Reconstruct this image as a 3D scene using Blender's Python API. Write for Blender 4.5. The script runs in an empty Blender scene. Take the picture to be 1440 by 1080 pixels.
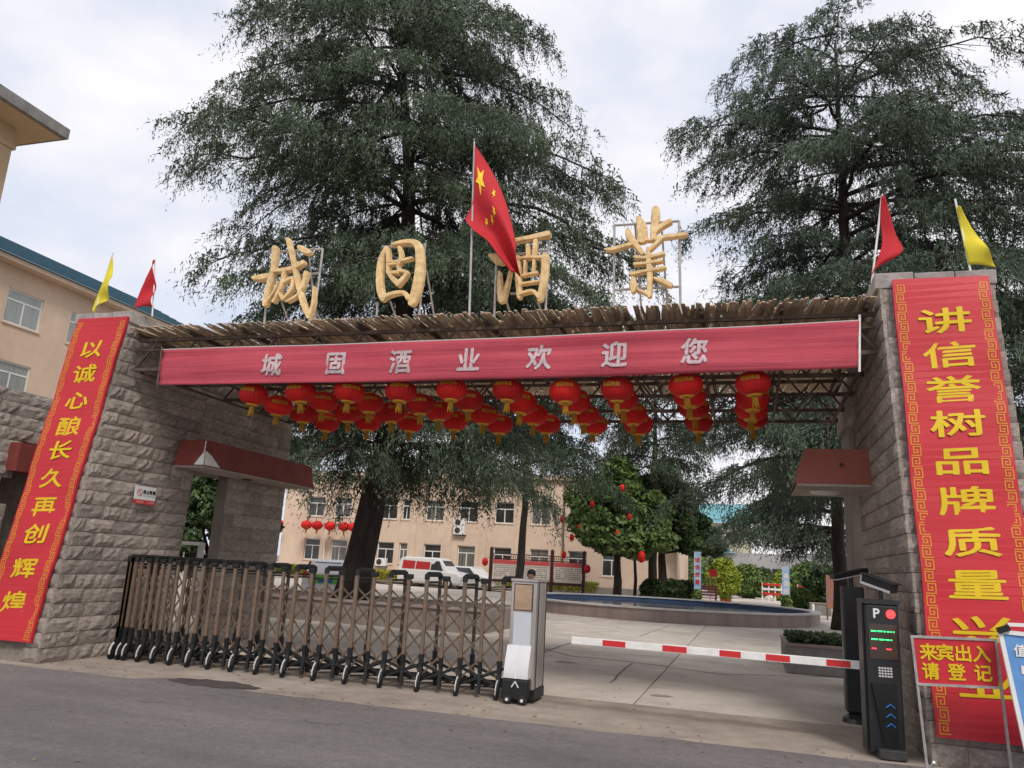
import bpy, bmesh, math, random
import numpy as np
from mathutils import Vector, Matrix

random.seed(7)
rng = np.random.default_rng(11)
S = bpy.context.scene
COL = S.collection
PI = math.pi

# ------------------------------------------------------------------ camera
F = 1100.0
CX, CY = 720.0, 540.0
PSI = math.radians(17.15)
H = 1.65
_u = np.array([(980 - CX) / F, (4200 + CY) / F, -1.0]); _u /= np.linalg.norm(_u)
_fw = np.array([0, 0, -1.0]); _fw = _fw - _fw.dot(_u) * _u; _fw /= np.linalg.norm(_fw)
_rt = np.cross(_fw, _u)
_Y = _fw * math.cos(PSI) + _rt * math.sin(PSI)
_X = np.cross(_Y, _u)
cam = bpy.data.cameras.new('camera')
cam.sensor_width = 36.0
cam.lens = F / 1440 * 36.0
cam.clip_start = 0.05
cam.clip_end = 2000
camo = bpy.data.objects.new('camera', cam)
COL.objects.link(camo)
R = Matrix(((_X[0], _X[1], _X[2], 0), (_Y[0], _Y[1], _Y[2], 0), (_u[0], _u[1], _u[2], H), (0, 0, 0, 1)))
camo.matrix_world = R
S.camera = camo

# ------------------------------------------------------------------ sky and sun
SUN_EL, SUN_AZ = math.radians(48), math.radians(150)      # azimuth clockwise from +Y
W = bpy.data.worlds.new('World'); S.world = W; W.use_nodes = True
nt = W.node_tree; nt.nodes.clear()
def wn(t, **k):
    n = nt.nodes.new(t)
    for a, b in k.items(): setattr(n, a, b)
    return n
sky = wn('ShaderNodeTexSky', sky_type='NISHITA', sun_disc=False, sun_elevation=SUN_EL, sun_rotation=SUN_AZ)
bg1 = wn('ShaderNodeBackground'); bg1.inputs[1].default_value = 0.08
nt.links.new(sky.outputs[0], bg1.inputs[0])
tc = wn('ShaderNodeTexCoord')
mp = wn('ShaderNodeMapping'); mp.inputs['Scale'].default_value = (1.0, 1.0, 2.2); mp.inputs['Rotation'].default_value = (0.1, 0.3, 0.5)
nt.links.new(tc.outputs['Generated'], mp.inputs[0])
n1 = wn('ShaderNodeTexNoise'); n1.inputs['Scale'].default_value = 2.6; n1.inputs['Detail'].default_value = 6; n1.inputs['Roughness'].default_value = 0.5
n1.inputs['Distortion'].default_value = 0.25
nt.links.new(mp.outputs[0], n1.inputs[0])
cr = wn('ShaderNodeValToRGB')
cr.color_ramp.elements[0].position = 0.36; cr.color_ramp.elements[0].color = (0.55, 0.595, 0.70, 1)
cr.color_ramp.elements[1].position = 0.66; cr.color_ramp.elements[1].color = (0.83, 0.80, 0.80, 1)
e = cr.color_ramp.elements.new(0.5); e.color = (0.66, 0.66, 0.71, 1)
nt.links.new(n1.outputs[0], cr.inputs[0])
bg2 = wn('ShaderNodeBackground'); bg2.inputs[1].default_value = 0.96
nt.links.new(cr.outputs[0], bg2.inputs[0])
mx = wn('ShaderNodeMixShader')
cr2 = wn('ShaderNodeValToRGB')
cr2.color_ramp.elements[0].position = 0.36; cr2.color_ramp.elements[0].color = (0.86, 0.86, 0.86, 1)
cr2.color_ramp.elements[1].position = 0.5; cr2.color_ramp.elements[1].color = (0.97, 0.97, 0.97, 1)
nt.links.new(n1.outputs[0], cr2.inputs[0])
nt.links.new(cr2.outputs[0], mx.inputs[0])
nt.links.new(bg1.outputs[0], mx.inputs[1]); nt.links.new(bg2.outputs[0], mx.inputs[2])
wo = wn('ShaderNodeOutputWorld'); nt.links.new(mx.outputs[0], wo.inputs[0])
sl = bpy.data.lights.new('sun', 'SUN'); sl.energy = 1.5; sl.angle = math.radians(14); sl.color = (1.0, 0.95, 0.88)
so = bpy.data.objects.new('sun', sl); COL.objects.link(so)
sd = Vector((math.sin(SUN_AZ) * math.cos(SUN_EL), math.cos(SUN_AZ) * math.cos(SUN_EL), math.sin(SUN_EL)))
so.rotation_euler = sd.to_track_quat('Z', 'Y').to_euler()
S.view_settings.view_transform = 'Standard'
S.view_settings.look = 'None'
S.view_settings.exposure = 0.55
S.view_settings.gamma = 1.0
S.view_settings.use_curve_mapping = False

# ------------------------------------------------------------------ surveying helpers (photo pixel -> place in the world)
def ray(x, y):
    r = np.array([(x - CX) / F, -(y - CY) / F, -1.0])
    return np.array([r @ _X, r @ _Y, r @ _u])
def atY(x, y, Y):
    r = ray(x, y); p = r * (Y / r[1]); return Vector((p[0], p[1], p[2] + H))
def atX(x, y, X):
    r = ray(x, y); p = r * (X / r[0]); return Vector((p[0], p[1], p[2] + H))
def gnd(x, y, z=0.0):
    r = ray(x, y); p = r * ((z - H) / r[2]); return Vector((p[0], p[1], z))

# ------------------------------------------------------------------ materials
def srgb(r, g, b):
    f = lambda c: (c / 255 / 12.92) if c / 255 <= 0.04045 else ((c / 255 + 0.055) / 1.055) ** 2.4
    return (f(r), f(g), f(b), 1)
MATS = {}
def mat(name, col, rough=0.7, var=0.0, scale=6.0, bump=0.0, bscale=30.0, metal=0.0, col2=None, spec=0.35, emit=None, estr=0, trans=0.0, objrand=0.0, detail=5, mapscale=(1, 1, 1), grain=None, blotch=None):
    if name in MATS: return MATS[name]
    m = bpy.data.materials.new(name); m.use_nodes = True
    t = m.node_tree; b = t.nodes['Principled BSDF']
    L = t.links.new
    c = (col[0], col[1], col[2], 1)
    b.inputs['Roughness'].default_value = rough; b.inputs['Metallic'].default_value = metal
    b.inputs['Specular IOR Level'].default_value = spec
    b.inputs['Base Color'].default_value = c
    if trans: b.inputs['Transmission Weight'].default_value = trans
    if emit:
        b.inputs['Emission Color'].default_value = (*emit[:3], 1); b.inputs['Emission Strength'].default_value = estr
    tcn = t.nodes.new('ShaderNodeTexCoord'); mpn = t.nodes.new('ShaderNodeMapping'); mpn.inputs['Scale'].default_value = mapscale
    L(tcn.outputs['Object'], mpn.inputs[0])
    src = None
    if var or col2:
        n = t.nodes.new('ShaderNodeTexNoise'); n.inputs['Scale'].default_value = scale; n.inputs['Detail'].default_value = detail; n.inputs['Roughness'].default_value = 0.62
        L(mpn.outputs[0], n.inputs[0])
        if objrand:
            oi = t.nodes.new('ShaderNodeObjectInfo'); va = t.nodes.new('ShaderNodeVectorMath'); va.operation = 'ADD'
            sc_ = t.nodes.new('ShaderNodeVectorMath'); sc_.operation = 'SCALE'; sc_.inputs['Scale'].default_value = 37.0
            cb = t.nodes.new('ShaderNodeCombineXYZ')
            L(oi.outputs['Random'], cb.inputs[0]); L(oi.outputs['Random'], cb.inputs[1])
            L(cb.outputs[0], sc_.inputs[0]); L(mpn.outputs[0], va.inputs[0]); L(sc_.outputs[0], va.inputs[1]); L(va.outputs[0], n.inputs[0])
        r = t.nodes.new('ShaderNodeValToRGB')
        r.color_ramp.elements[0].position = 0.3; r.color_ramp.elements[1].position = 0.7
        if col2:
            r.color_ramp.elements[0].color = c; r.color_ramp.elements[1].color = (col2[0], col2[1], col2[2], 1)
        else:
            r.color_ramp.elements[0].color = tuple(x * (1 - var) for x in c[:3]) + (1,)
            r.color_ramp.elements[1].color = tuple(min(1, x * (1 + var)) for x in c[:3]) + (1,)
        L(n.outputs[0], r.inputs[0]); src = r.outputs[0]
    if objrand:
        oi = t.nodes.new('ShaderNodeObjectInfo'); hs = t.nodes.new('ShaderNodeHueSaturation')
        mr = t.nodes.new('ShaderNodeMapRange'); mr.inputs['To Min'].default_value = 1 - objrand; mr.inputs['To Max'].default_value = 1 + objrand
        L(oi.outputs['Random'], mr.inputs[0]); L(mr.outputs[0], hs.inputs['Value'])
        if src: L(src, hs.inputs['Color'])
        else: hs.inputs['Color'].default_value = c
        src = hs.outputs[0]
    for gp in (grain, blotch):
        if not gp: continue
        n = t.nodes.new('ShaderNodeTexNoise'); n.inputs['Scale'].default_value = gp[0]; n.inputs['Detail'].default_value = 3; n.inputs['Roughness'].default_value = .6
        L(tcn.outputs['Object'], n.inputs[0])
        mr = t.nodes.new('ShaderNodeMapRange'); mr.inputs['From Min'].default_value = .32; mr.inputs['From Max'].default_value = .68; mr.inputs['To Min'].default_value = 1 - gp[1]; mr.inputs['To Max'].default_value = 1 + gp[1]
        L(n.outputs[0], mr.inputs[0])
        hs = t.nodes.new('ShaderNodeHueSaturation'); L(mr.outputs[0], hs.inputs['Value'])
        if src: L(src, hs.inputs['Color'])
        else: hs.inputs['Color'].default_value = c
        src = hs.outputs[0]
    if src: L(src, b.inputs['Base Color'])
    if bump:
        n = t.nodes.new('ShaderNodeTexNoise'); n.inputs['Scale'].default_value = bscale; n.inputs['Detail'].default_value = 6; n.inputs['Roughness'].default_value = 0.65
        L(mpn.outputs[0], n.inputs[0])
        bp = t.nodes.new('ShaderNodeBump'); bp.inputs['Strength'].default_value = bump; bp.inputs['Distance'].default_value = 0.02
        L(n.outputs[0], bp.inputs['Height']); L(bp.outputs[0], b.inputs['Normal'])
    MATS[name] = m
    return m

M_STONE = mat('split_face_stone', (0.27, 0.225, 0.19), 0.95, scale=6, col2=(0.46, 0.40, 0.355), bump=1.0, bscale=22, objrand=0.20, spec=0.15, detail=9, grain=(60, .28), blotch=(3.0, .15))
M_MORTAR = mat('mortar', (0.20, 0.17, 0.145), 0.95, var=0.3, scale=8, bump=0.5)
M_CAPST = mat('cap_stone', (0.33, 0.30, 0.285), 0.9, var=0.25, scale=6, bump=0.6, objrand=0.1)
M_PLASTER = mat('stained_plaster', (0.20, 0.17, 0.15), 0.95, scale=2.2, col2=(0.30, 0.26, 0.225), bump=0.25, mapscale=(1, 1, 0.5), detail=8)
M_BEIGE = mat('beige_render', (0.60, 0.455, 0.345), 0.9, scale=0.5, col2=(0.68, 0.525, 0.405), bump=0.1, detail=8, mapscale=(1, 1, 0.35), blotch=(.35, .07), grain=(2.5, .05))
M_BEIGE2 = mat('beige_render_left', (0.58, 0.44, 0.33), 0.9, scale=0.4, col2=(0.66, 0.51, 0.39), bump=0.1, detail=8, mapscale=(1, 1, 0.35), blotch=(.35, .07), grain=(2.5, .05))
M_YELW = mat('ochre_render', (0.50, 0.36, 0.21), 0.9, scale=0.6, col2=(0.58, 0.43, 0.27), bump=0.1, detail=8)
M_CONCR = mat('weathered_concrete', (0.17, 0.165, 0.155), 0.9, scale=2.5, col2=(0.32, 0.30, 0.28), bump=0.4, detail=9)
M_WHITE = mat('white_upvc', (0.72, 0.72, 0.70), 0.45, var=0.06, scale=3)
M_GLASS = mat('window_glass', (0.035, 0.035, 0.035), 0.08, var=0.5, scale=0.9, spec=0.6, objrand=0.3)
M_CURT = mat('curtained_glass', (0.22, 0.25, 0.24), 0.15, scale=3, col2=(0.34, 0.37, 0.36), spec=0.6, mapscale=(6, 6, 0.3))
M_CURT2 = mat('half_drawn_curtain', (0.05, 0.05, 0.045), 0.15, scale=1.2, col2=(0.22, 0.21, 0.19), spec=0.6, mapscale=(5, 5, 0.2))
M_ROOF = mat('teal_roof', (0.035, 0.10, 0.14), 0.5, var=0.25, scale=8, bump=0.2)
M_ROOF2 = mat('pale_blue_roof', (0.10, 0.30, 0.38), 0.5, var=0.25, scale=1, col2=(0.16, 0.36, 0.36))
M_RED = mat('banner_red', (0.50, 0.020, 0.030), 0.5, var=0.10, scale=0.9, bump=0.25, bscale=1.3, spec=0.4)
M_GOLD = mat('print_yellow', (0.68, 0.47, 0.008), 0.55, var=0.06, scale=4)
M_GOLDLINE = mat('border_gold', (0.62, 0.26, 0.02), 0.55, var=0.06, scale=4)
M_CLOTH = mat('banner_cloth', (0.40, 0.060, 0.085), 0.85, scale=2.0, col2=(0.50, 0.090, 0.115), bump=1.0, bscale=2.2, mapscale=(0.18, 1, 5.0), spec=0.12, detail=3, grain=(1.2, .08))
M_LETW = mat('banner_white_letters', (0.42, 0.30, 0.32), 0.85, scale=28, col2=(0.60, 0.50, 0.51), detail=3)
M_FLAGR = mat('flag_red', (0.48, 0.020, 0.028), 0.75, var=0.1, scale=3, bump=0.3, bscale=5)
M_FLAGY = mat('flag_yellow', (0.66, 0.55, 0.035), 0.75, var=0.1, scale=3, bump=0.3, bscale=5)
M_STAR = mat('star_yellow', (0.80, 0.55, 0.03), 0.7)
M_STEEL = mat('galvanised_steel', (0.42, 0.40, 0.39), 0.45, var=0.25, scale=9, metal=0.55)
M_RUST = mat('rusty_steel', (0.075, 0.052, 0.042), 0.8, scale=7, col2=(0.17, 0.12, 0.095), bump=0.2, metal=0.2)
M_DARKM = mat('dark_steel', (0.045, 0.042, 0.042), 0.6, var=0.3, scale=9)
M_LETG = mat('gilded_wood', (0.60, 0.40, 0.18), 0.6, scale=9, col2=(0.76, 0.57, 0.31), bump=0.4, bscale=20, spec=0.35, grain=(14, .16), blotch=(2.2, .12))
M_SLAT = mat('reed_slat', (0.36, 0.27, 0.18), 0.85, scale=5, col2=(0.72, 0.60, 0.44), bump=0.4, bscale=40, objrand=0.4, mapscale=(8, 1.2, 1))
M_LANT = mat('lantern_red', (0.55, 0.014, 0.012), 0.6, var=0.18, scale=7, spec=0.25, objrand=.22)
M_LANTG = mat('lantern_gold', (0.66, 0.33, 0.03), 0.5, var=0.1, scale=20)
M_TASS = mat('tassel_yellow', (0.42, 0.22, 0.02), 0.8, var=0.3, scale=60)
M_AWN = mat('maroon_fascia', (0.16, 0.035, 0.028), 0.6, scale=3, col2=(0.24, 0.055, 0.042), detail=8, bump=0.1)
M_AWNR = mat('faded_red_fascia', (0.30, 0.085, 0.060), 0.6, scale=3, col2=(0.36, 0.11, 0.08), detail=8, bump=0.1)
M_SOFF = mat('soffit_paint', (0.40, 0.34, 0.30), 0.85, var=0.2, scale=3, detail=8)
M_BRDARK = mat('shaded_bronze', (0.065, 0.045, 0.034), 0.5, scale=8, col2=(0.10, 0.072, 0.055), metal=0.3)
M_BRMID = mat('worn_bronze', (0.11, 0.078, 0.056), 0.45, scale=8, col2=(0.17, 0.125, 0.09), metal=0.3)
M_BRONZE = mat('bronze_aluminium', (0.15, 0.10, 0.068), 0.42, scale=8, col2=(0.23, 0.165, 0.12), metal=0.35, spec=0.5)
M_BLACK = mat('black_plastic', (0.012, 0.013, 0.013), 0.5, var=0.3, scale=20)
M_BLACKP = mat('black_powder_coat', (0.016, 0.018, 0.020), 0.35, var=0.2, scale=10, spec=0.5)
M_STAIN = mat('stainless_steel', (0.50, 0.46, 0.43), 0.32, var=0.2, scale=5, metal=0.75, mapscale=(1, 1, 0.2))
M_SILV = mat('silver_plastic', (0.66, 0.65, 0.66), 0.35, var=0.05, metal=0.2)
M_PALE = mat('pale_blue_panel', (0.50, 0.52, 0.56), 0.5, var=0.04)
M_WPAINT = mat('white_paint', (0.74, 0.72, 0.69), 0.5, var=0.1, scale=8)
M_REDP = mat('red_reflective', (0.55, 0.03, 0.03), 0.45)
M_ASPH = mat('asphalt', (0.155, 0.140, 0.137), 0.92, scale=0.6, col2=(0.265, 0.240, 0.231), bump=0.9, bscale=200, detail=12, mapscale=(0.4, 1.3, 1), grain=(130, .38), blotch=(9, .10))
M_APRON = mat('concrete_apron', (0.25, 0.205, 0.168), 0.9, scale=1.1, col2=(0.40, 0.335, 0.28), bump=0.4, bscale=90, detail=12, mapscale=(0.5, 1.3, 1), grain=(80, .22), blotch=(2.3, .16))
M_SLAB = mat('courtyard_concrete', (0.45, 0.39, 0.335), 0.9, scale=0.35, col2=(0.64, 0.57, 0.50), bump=0.3, bscale=60, detail=12, objrand=0.06, grain=(50, .12), blotch=(1.3, .13))
M_JOINT = mat('joint_dirt', (0.19, 0.165, 0.14), 0.95, var=0.3)
M_GRAN = mat('pool_granite', (0.25, 0.19, 0.17), 0.75, scale=2.2, col2=(0.36, 0.29, 0.265), detail=9, mapscale=(1, 1, 0.25))
M_COPE = mat('pale_coping', (0.55, 0.53, 0.51), 0.7, var=0.15, scale=3)
M_TILE = mat('blue_pool_paint', (0.055, 0.095, 0.19), 0.5, var=0.3, scale=2)
M_WATER = mat('pool_water', (0.03, 0.045, 0.07), 0.1, var=0.2, scale=1.0, bump=0.1, bscale=2, spec=0.6)
M_BARK = mat('cedar_bark', (0.020, 0.015, 0.013), 0.95, scale=6, col2=(0.055, 0.043, 0.037), bump=1.0, bscale=14, mapscale=(1, 1, 0.3))
def leafmat(name, a, b, sc=0.5, tr=0.25):
    m = mat(name, a, 0.6, scale=sc, col2=b, detail=6, spec=0.3, grain=(4.5, .30))
    bs = m.node_tree.nodes['Principled BSDF']
    return m
M_CED = leafmat('cedar_needles', (0.030, 0.046, 0.029), (0.098, 0.136, 0.078), 0.45)
M_CED2 = leafmat('cedar_needles_blue', (0.034, 0.052, 0.036), (0.104, 0.142, 0.092), 0.5)
M_LEAF = leafmat('camphor_leaves', (0.050, 0.095, 0.028), (0.20, 0.28, 0.085), 1.3)
M_LEAF2 = leafmat('osmanthus_leaves', (0.022, 0.045, 0.018), (0.085, 0.13, 0.045), 1.2)
M_HEDGE = leafmat('golden_hedge_leaves', (0.12, 0.16, 0.02), (0.42, 0.38, 0.03), 3.0)
M_BUSH = leafmat('dark_bush_leaves', (0.015, 0.030, 0.013), (0.055, 0.085, 0.03), 3.0)
M_BUSHY = leafmat('yellow_bush_leaves', (0.14, 0.22, 0.02), (0.38, 0.42, 0.06), 1.8)

# ------------------------------------------------------------------ object helpers
WM = {}
def wmx(o): return WM.get(o.name, None)
def link(o, parent=None, world=None):
    COL.objects.link(o)
    if world is not None: o.matrix_basis = world
    w = o.matrix_basis.copy()
    if parent is not None:
        o.parent = parent
        o.matrix_parent_inverse = WM[parent.name].inverted()
    WM[o.name] = w
    return o
def thing(name, label, cat, loc=(0, 0, 0), rz=0.0, group=None, kind=None):
    o = bpy.data.objects.new(name, None); o.empty_display_size = 0.2
    link(o, None, Matrix.Translation(Vector(loc)) @ Matrix.Rotation(rz, 4, 'Z'))
    o['label'] = label; o['category'] = cat
    if group: o['group'] = group
    if kind: o['kind'] = kind
    return o
def tag(o, label, cat=None, group=None, kind=None):
    o['label'] = label
    if cat: o['category'] = cat
    if group: o['group'] = group
    if kind: o['kind'] = kind
    return o
def mesh(name, verts, faces, m, smooth=False):
    me = bpy.data.meshes.new(name)
    me.from_pydata([tuple(v) for v in verts], [], faces)
    me.materials.append(m)
    if smooth: me.polygons.foreach_set('use_smooth', [True] * len(me.polygons))
    me.update()
    return me
def put(name, me, parent=None, world=None):
    return link(bpy.data.objects.new(name, me), parent, world)
def npmesh(name, V, nper, m, parent=None):
    """V: (n*nper,3) array of separate n-gons"""
    me = bpy.data.meshes.new(name)
    nv = len(V); nf = nv // nper
    me.vertices.add(nv); me.vertices.foreach_set('co', np.asarray(V, dtype=np.float32).ravel())
    me.loops.add(nv); me.loops.foreach_set('vertex_index', np.arange(nv, dtype=np.int32))
    me.polygons.add(nf); me.polygons.foreach_set('loop_start', np.arange(0, nv, nper, dtype=np.int32))
    me.polygons.foreach_set('loop_total', np.full(nf, nper, dtype=np.int32))
    me.update(calc_edges=True); me.materials.append(m)
    return put(name, me, parent)
class MB:
    def __init__(s): s.v = []; s.f = []
    def add(s, v, f):
        o = len(s.v); s.v += [Vector(p) for p in v]; s.f += [tuple(i + o for i in q) for q in f]; return s
    def box(s, a, b, M=None):
        (x0, y0, z0), (x1, y1, z1) = a, b
        v = [Vector(p) for p in ((x0, y0, z0), (x1, y0, z0), (x1, y1, z0), (x0, y1, z0), (x0, y0, z1), (x1, y0, z1), (x1, y1, z1), (x0, y1, z1))]
        if M: v = [M @ p for p in v]
        return s.add(v, [(0, 3, 2, 1), (4, 5, 6, 7), (0, 1, 5, 4), (1, 2, 6, 5), (2, 3, 7, 6), (3, 0, 4, 7)])
    def cbox(s, c, d, M=None):
        return s.box([c[i] - d[i] / 2 for i in range(3)], [c[i] + d[i] / 2 for i in range(3)], M)
    def bar(s, a, b, w, h=None, up=(0, 0, 1)):
        a = Vector(a); b = Vector(b); d = (b - a).normalized(); h = h or w
        x = d.cross(Vector(up))
        if x.length < 1e-3: x = d.cross(Vector((0, 1, 0)))
        x.normalize(); y = x.cross(d).normalized()
        v = []
        for p in (a, b):
            for sx, sy in ((-1, -1), (1, -1), (1, 1), (-1, 1)): v.append(p + x * sx * w / 2 + y * sy * h / 2)
        return s.add(v, [(3, 2, 1, 0), (4, 5, 6, 7), (0, 1, 5, 4), (1, 2, 6, 5), (2, 3, 7, 6), (3, 0, 4, 7)])
    def tube(s, pts, rad, n=8, cap=True):
        pts = [Vector(p) for p in pts]
        if not isinstance(rad, (list, tuple)): rad = [rad] * len(pts)
        v = []; f = []
        x = None
        for i, p in enumerate(pts):
            d = (pts[min(i + 1, len(pts) - 1)] - pts[max(i - 1, 0)]).normalized()
            if x is None:
                x = d.cross(Vector((0.3, 0.1, 1)));
                if x.length < 0.05: x = d.cross(Vector((1, 0, 0)))
            x = (x - d * x.dot(d)).normalized(); y = d.cross(x)
            for k in range(n):
                a = 2 * PI * k / n
                v.append(p + (x * math.cos(a) + y * math.sin(a)) * rad[i])
        for i in range(len(pts) - 1):
            for k in range(n):
                f.append((i * n + k, i * n + (k + 1) % n, (i + 1) * n + (k + 1) % n, (i + 1) * n + k))
        if cap:
            f.append(tuple(range(n - 1, -1, -1))); f.append(tuple((len(pts) - 1) * n + k for k in range(n)))
        return s.add(v, f)
    def lathe(s, prof, c=(0, 0, 0), n=24, M=None):
        v = []; f = []
        for r, z in prof:
            for k in range(n):
                a = 2 * PI * k / n; p = Vector((c[0] + r * math.cos(a), c[1] + r * math.sin(a), c[2] + z)); v.append(M @ p if M else p)
        for i in range(len(prof) - 1):
            for k in range(n): f.append((i * n + k, i * n + (k + 1) % n, (i + 1) * n + (k + 1) % n, (i + 1) * n + k))
        f.append(tuple(range(n - 1, -1, -1))); f.append(tuple((len(prof) - 1) * n + k for k in range(n)))
        return s.add(v, f)
    def prism(s, poly, f3, d0, d1):
        """poly 2D ccw, f3(x,y,d)->3D"""
        n = len(poly); v = [f3(x, y, d0) for x, y in poly] + [f3(x, y, d1) for x, y in poly]
        return s.add(v, [tuple(range(n)), tuple(range(2 * n - 1, n - 1, -1))] + [(i, i + n, (i + 1) % n + n, (i + 1) % n) for i in range(n)])
    def obj(s, name, m, parent=None, smooth=False, world=None, bevel=0):
        me = mesh(name, s.v, s.f, m, smooth)
        o = put(name, me, parent, world)
        if bevel:
            md = o.modifiers.new('bevel', 'BEVEL'); md.width = bevel; md.segments = 2; md.limit_method = 'ANGLE'
        return o
def copy_tree(o, delta, parent=None):
    c = o.copy(); COL.objects.link(c); WM[c.name] = WM[o.name].copy()
    if parent is None:
        c.matrix_basis = delta @ o.matrix_basis; WM[c.name] = c.matrix_basis.copy()
    else: c.parent = parent
    for ch in o.children: copy_tree(ch, delta, c)
    return c
ORD = ['first', 'second', 'third', 'fourth', 'fifth', 'sixth', 'seventh', 'eighth', 'ninth', 'tenth', 'eleventh', 'twelfth']

# lettering
_tc = {}
def glyph(ch):
    if ch in _tc: return _tc[ch]
    cu = bpy.data.curves.new('glyph', 'FONT'); cu.body = ch; cu.resolution_u = 3
    o = bpy.data.objects.new('glyph', cu); COL.objects.link(o)
    me = bpy.data.meshes.new_from_object(o.evaluated_get(bpy.context.evaluated_depsgraph_get()))
    vs = np.array([v.co[:2] for v in me.vertices]); fs = [tuple(p.vertices) for p in me.polygons]
    bpy.data.objects.remove(o); bpy.data.curves.remove(cu); bpy.data.meshes.remove(me)
    if len(vs):
        lo = vs.min(0); hi = vs.max(0); vs = vs - (lo + hi) / 2
    _tc[ch] = (vs, fs)
    return _tc[ch]
def char_mb(mb, ch, fn, cx, cy, sx, sy, bold=0.0, step=0.0009, style=None):
    """fn(x,y,d) maps plane metres to 3D, d = lift towards the viewer"""
    vs, fs = glyph(ch)
    if not len(vs): return mb
    sh = [(0, 0)] if not bold else [(0, 0), (bold, 0), (-bold, 0), (0, bold), (0, -bold), (bold * .7, bold * .7), (-bold * .7, -bold * .7)]
    for k, (dx, dy) in enumerate(sh):
        v = []
        for x, y in vs:
            X_ = (x + dx) * sx; Y_ = (y + dy) * sy
            if style == 'clerical': Y_ += 0.03 * sy * math.sin(x * 5.0)
            v.append(fn(cx + X_, cy + Y_, step * k))
        mb.add(v, fs)
    return mb

def surf_obj(name, fn, nu, nv, m, parent, thick=0.0):
    v = []; f = []
    for i in range(nu + 1):
        for j in range(nv + 1): v.append(fn(i / nu, j / nv))
    for i in range(nu):
        for j in range(nv):
            a = i * (nv + 1) + j
            f.append((a, a + nv + 1, a + nv + 2, a + 1))
    o = put(name, mesh(name, v, f, m, True), parent)
    if thick:
        md = o.modifiers.new('solid', 'SOLIDIFY'); md.thickness = thick; md.offset = 0
    return o

# ================================================================== GROUND
YR = 8.72   # edge of the road
YA = 10.75  # apron / courtyard boundary
g = MB()
g.box((-300, -40, -0.6), (300, 700, -0.08)); o = g.obj('ground', M_JOINT); tag(o, 'dusty ground under the courtyard and the road', kind='structure')
def sheet(name, x0, x1, y0, y1, z, m, label, fn=None, n=60):
    v = []; f = []
    for i in range(n + 1):
        x = x0 + (x1 - x0) * i / n
        v += [(x, y0, z), (x, fn(x) if fn else y1, z)]
    for i in range(n): f.append((2 * i, 2 * i + 2, 2 * i + 3, 2 * i + 1))
    o = put(name, mesh(name, v, f, m)); tag(o, label, kind='structure'); return o
def redge(x):   # ragged asphalt edge
    b = YR + 0.03 * (x + 9) / 10 * 3
    b += 0.02 * math.sin(x * 5.1) + 0.012 * math.sin(x * 13.7)
    if -7.4 < x < -6.0: b += 0.50 * math.sin((x + 7.4) / 1.4 * PI) ** 0.5 * (0.8 if x < -6.7 else 1)
    return b
sheet('road', -80, 80, -30, YR, 0.004, M_ASPH, 'grey asphalt road in front of the gate', redge, 900)
sheet('apron', -60, 60, 8.0, YA, 0.0, M_APRON, 'worn brownish concrete strip between the road and the sliding gate')
# courtyard slabs
court = MB().box((-90, YA, -0.09), (60, 130, -0.03)).obj('courtyard', M_JOINT)
tag(court, 'pale concrete courtyard behind the gate, cast in large slabs', kind='structure')
slab_me = {}
def slab(x0, y0, x1, y1, k=0):
    m = MB().box((-(x1 - x0) / 2, -(y1 - y0) / 2, -0.028), ((x1 - x0) / 2, (y1 - y0) / 2, 0.0))
    key = (round(x1 - x0, 2), round(y1 - y0, 2))
    if key not in slab_me: slab_me[key] = mesh('slab', m.v, m.f, M_SLAB)
    put('slab', slab_me[key], court, Matrix.Translation(((x0 + x1) / 2, (y0 + y1) / 2, random.uniform(-0.004, 0.0))) @ Matrix.Rotation(random.uniform(-.0006, .0006), 4, 'X'))
gx = [-58 + 4.35 * i for i in range(24)]
gy = [YA + 0.01, 13.3, 17.0] + [17.0 + 4.6 * i for i in range(1, 9)]
for i in range(len(gx) - 1):
    for j in range(len(gy) - 1): slab(gx[i] + 0.012, gy[j] + 0.012, gx[i + 1] - 0.012, gy[j + 1] - 0.012)
fc = MB().box((-90, gy[-1], -0.03), (60, 130, -0.002)).obj('far_paving', M_SLAB, court)
# a few dark cracks over the slabs
ck = MB()
def crack(pts, w=0.022):
    for a, b in zip(pts[:-1], pts[1:]):
        a = Vector((a[0], a[1], 0.003)); b = Vector((b[0], b[1], 0.003)); d = (b - a); n_ = Vector((-d.y, d.x, 0)).normalized() * w / 2
        ck.add([a - n_, b - n_, b + n_, a + n_], [(0, 1, 2, 3)])
def crk(px, w=.022):
    pts = [gnd(*p) for p in px]; out = []
    for a, b in zip(pts[:-1], pts[1:]):
        for k in range(6): 
            q = a.lerp(b, k / 6); out.append((q.x + random.uniform(-.02, .02), q.y + random.uniform(-.05, .05)))
    out.append((pts[-1].x, pts[-1].y)); crack(out, w)
crk([(765, 912), (800, 922), (890, 931), (1010, 948)], .045); crk([(760, 918), (803, 904), (850, 899)], .05)
crk([(888, 933), (858, 960)], .035); crk([(1010, 948), (1180, 952)], .03); crk([(900, 895), (940, 880)], .03)
o = ck.obj('crack', M_JOINT, court)

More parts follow.
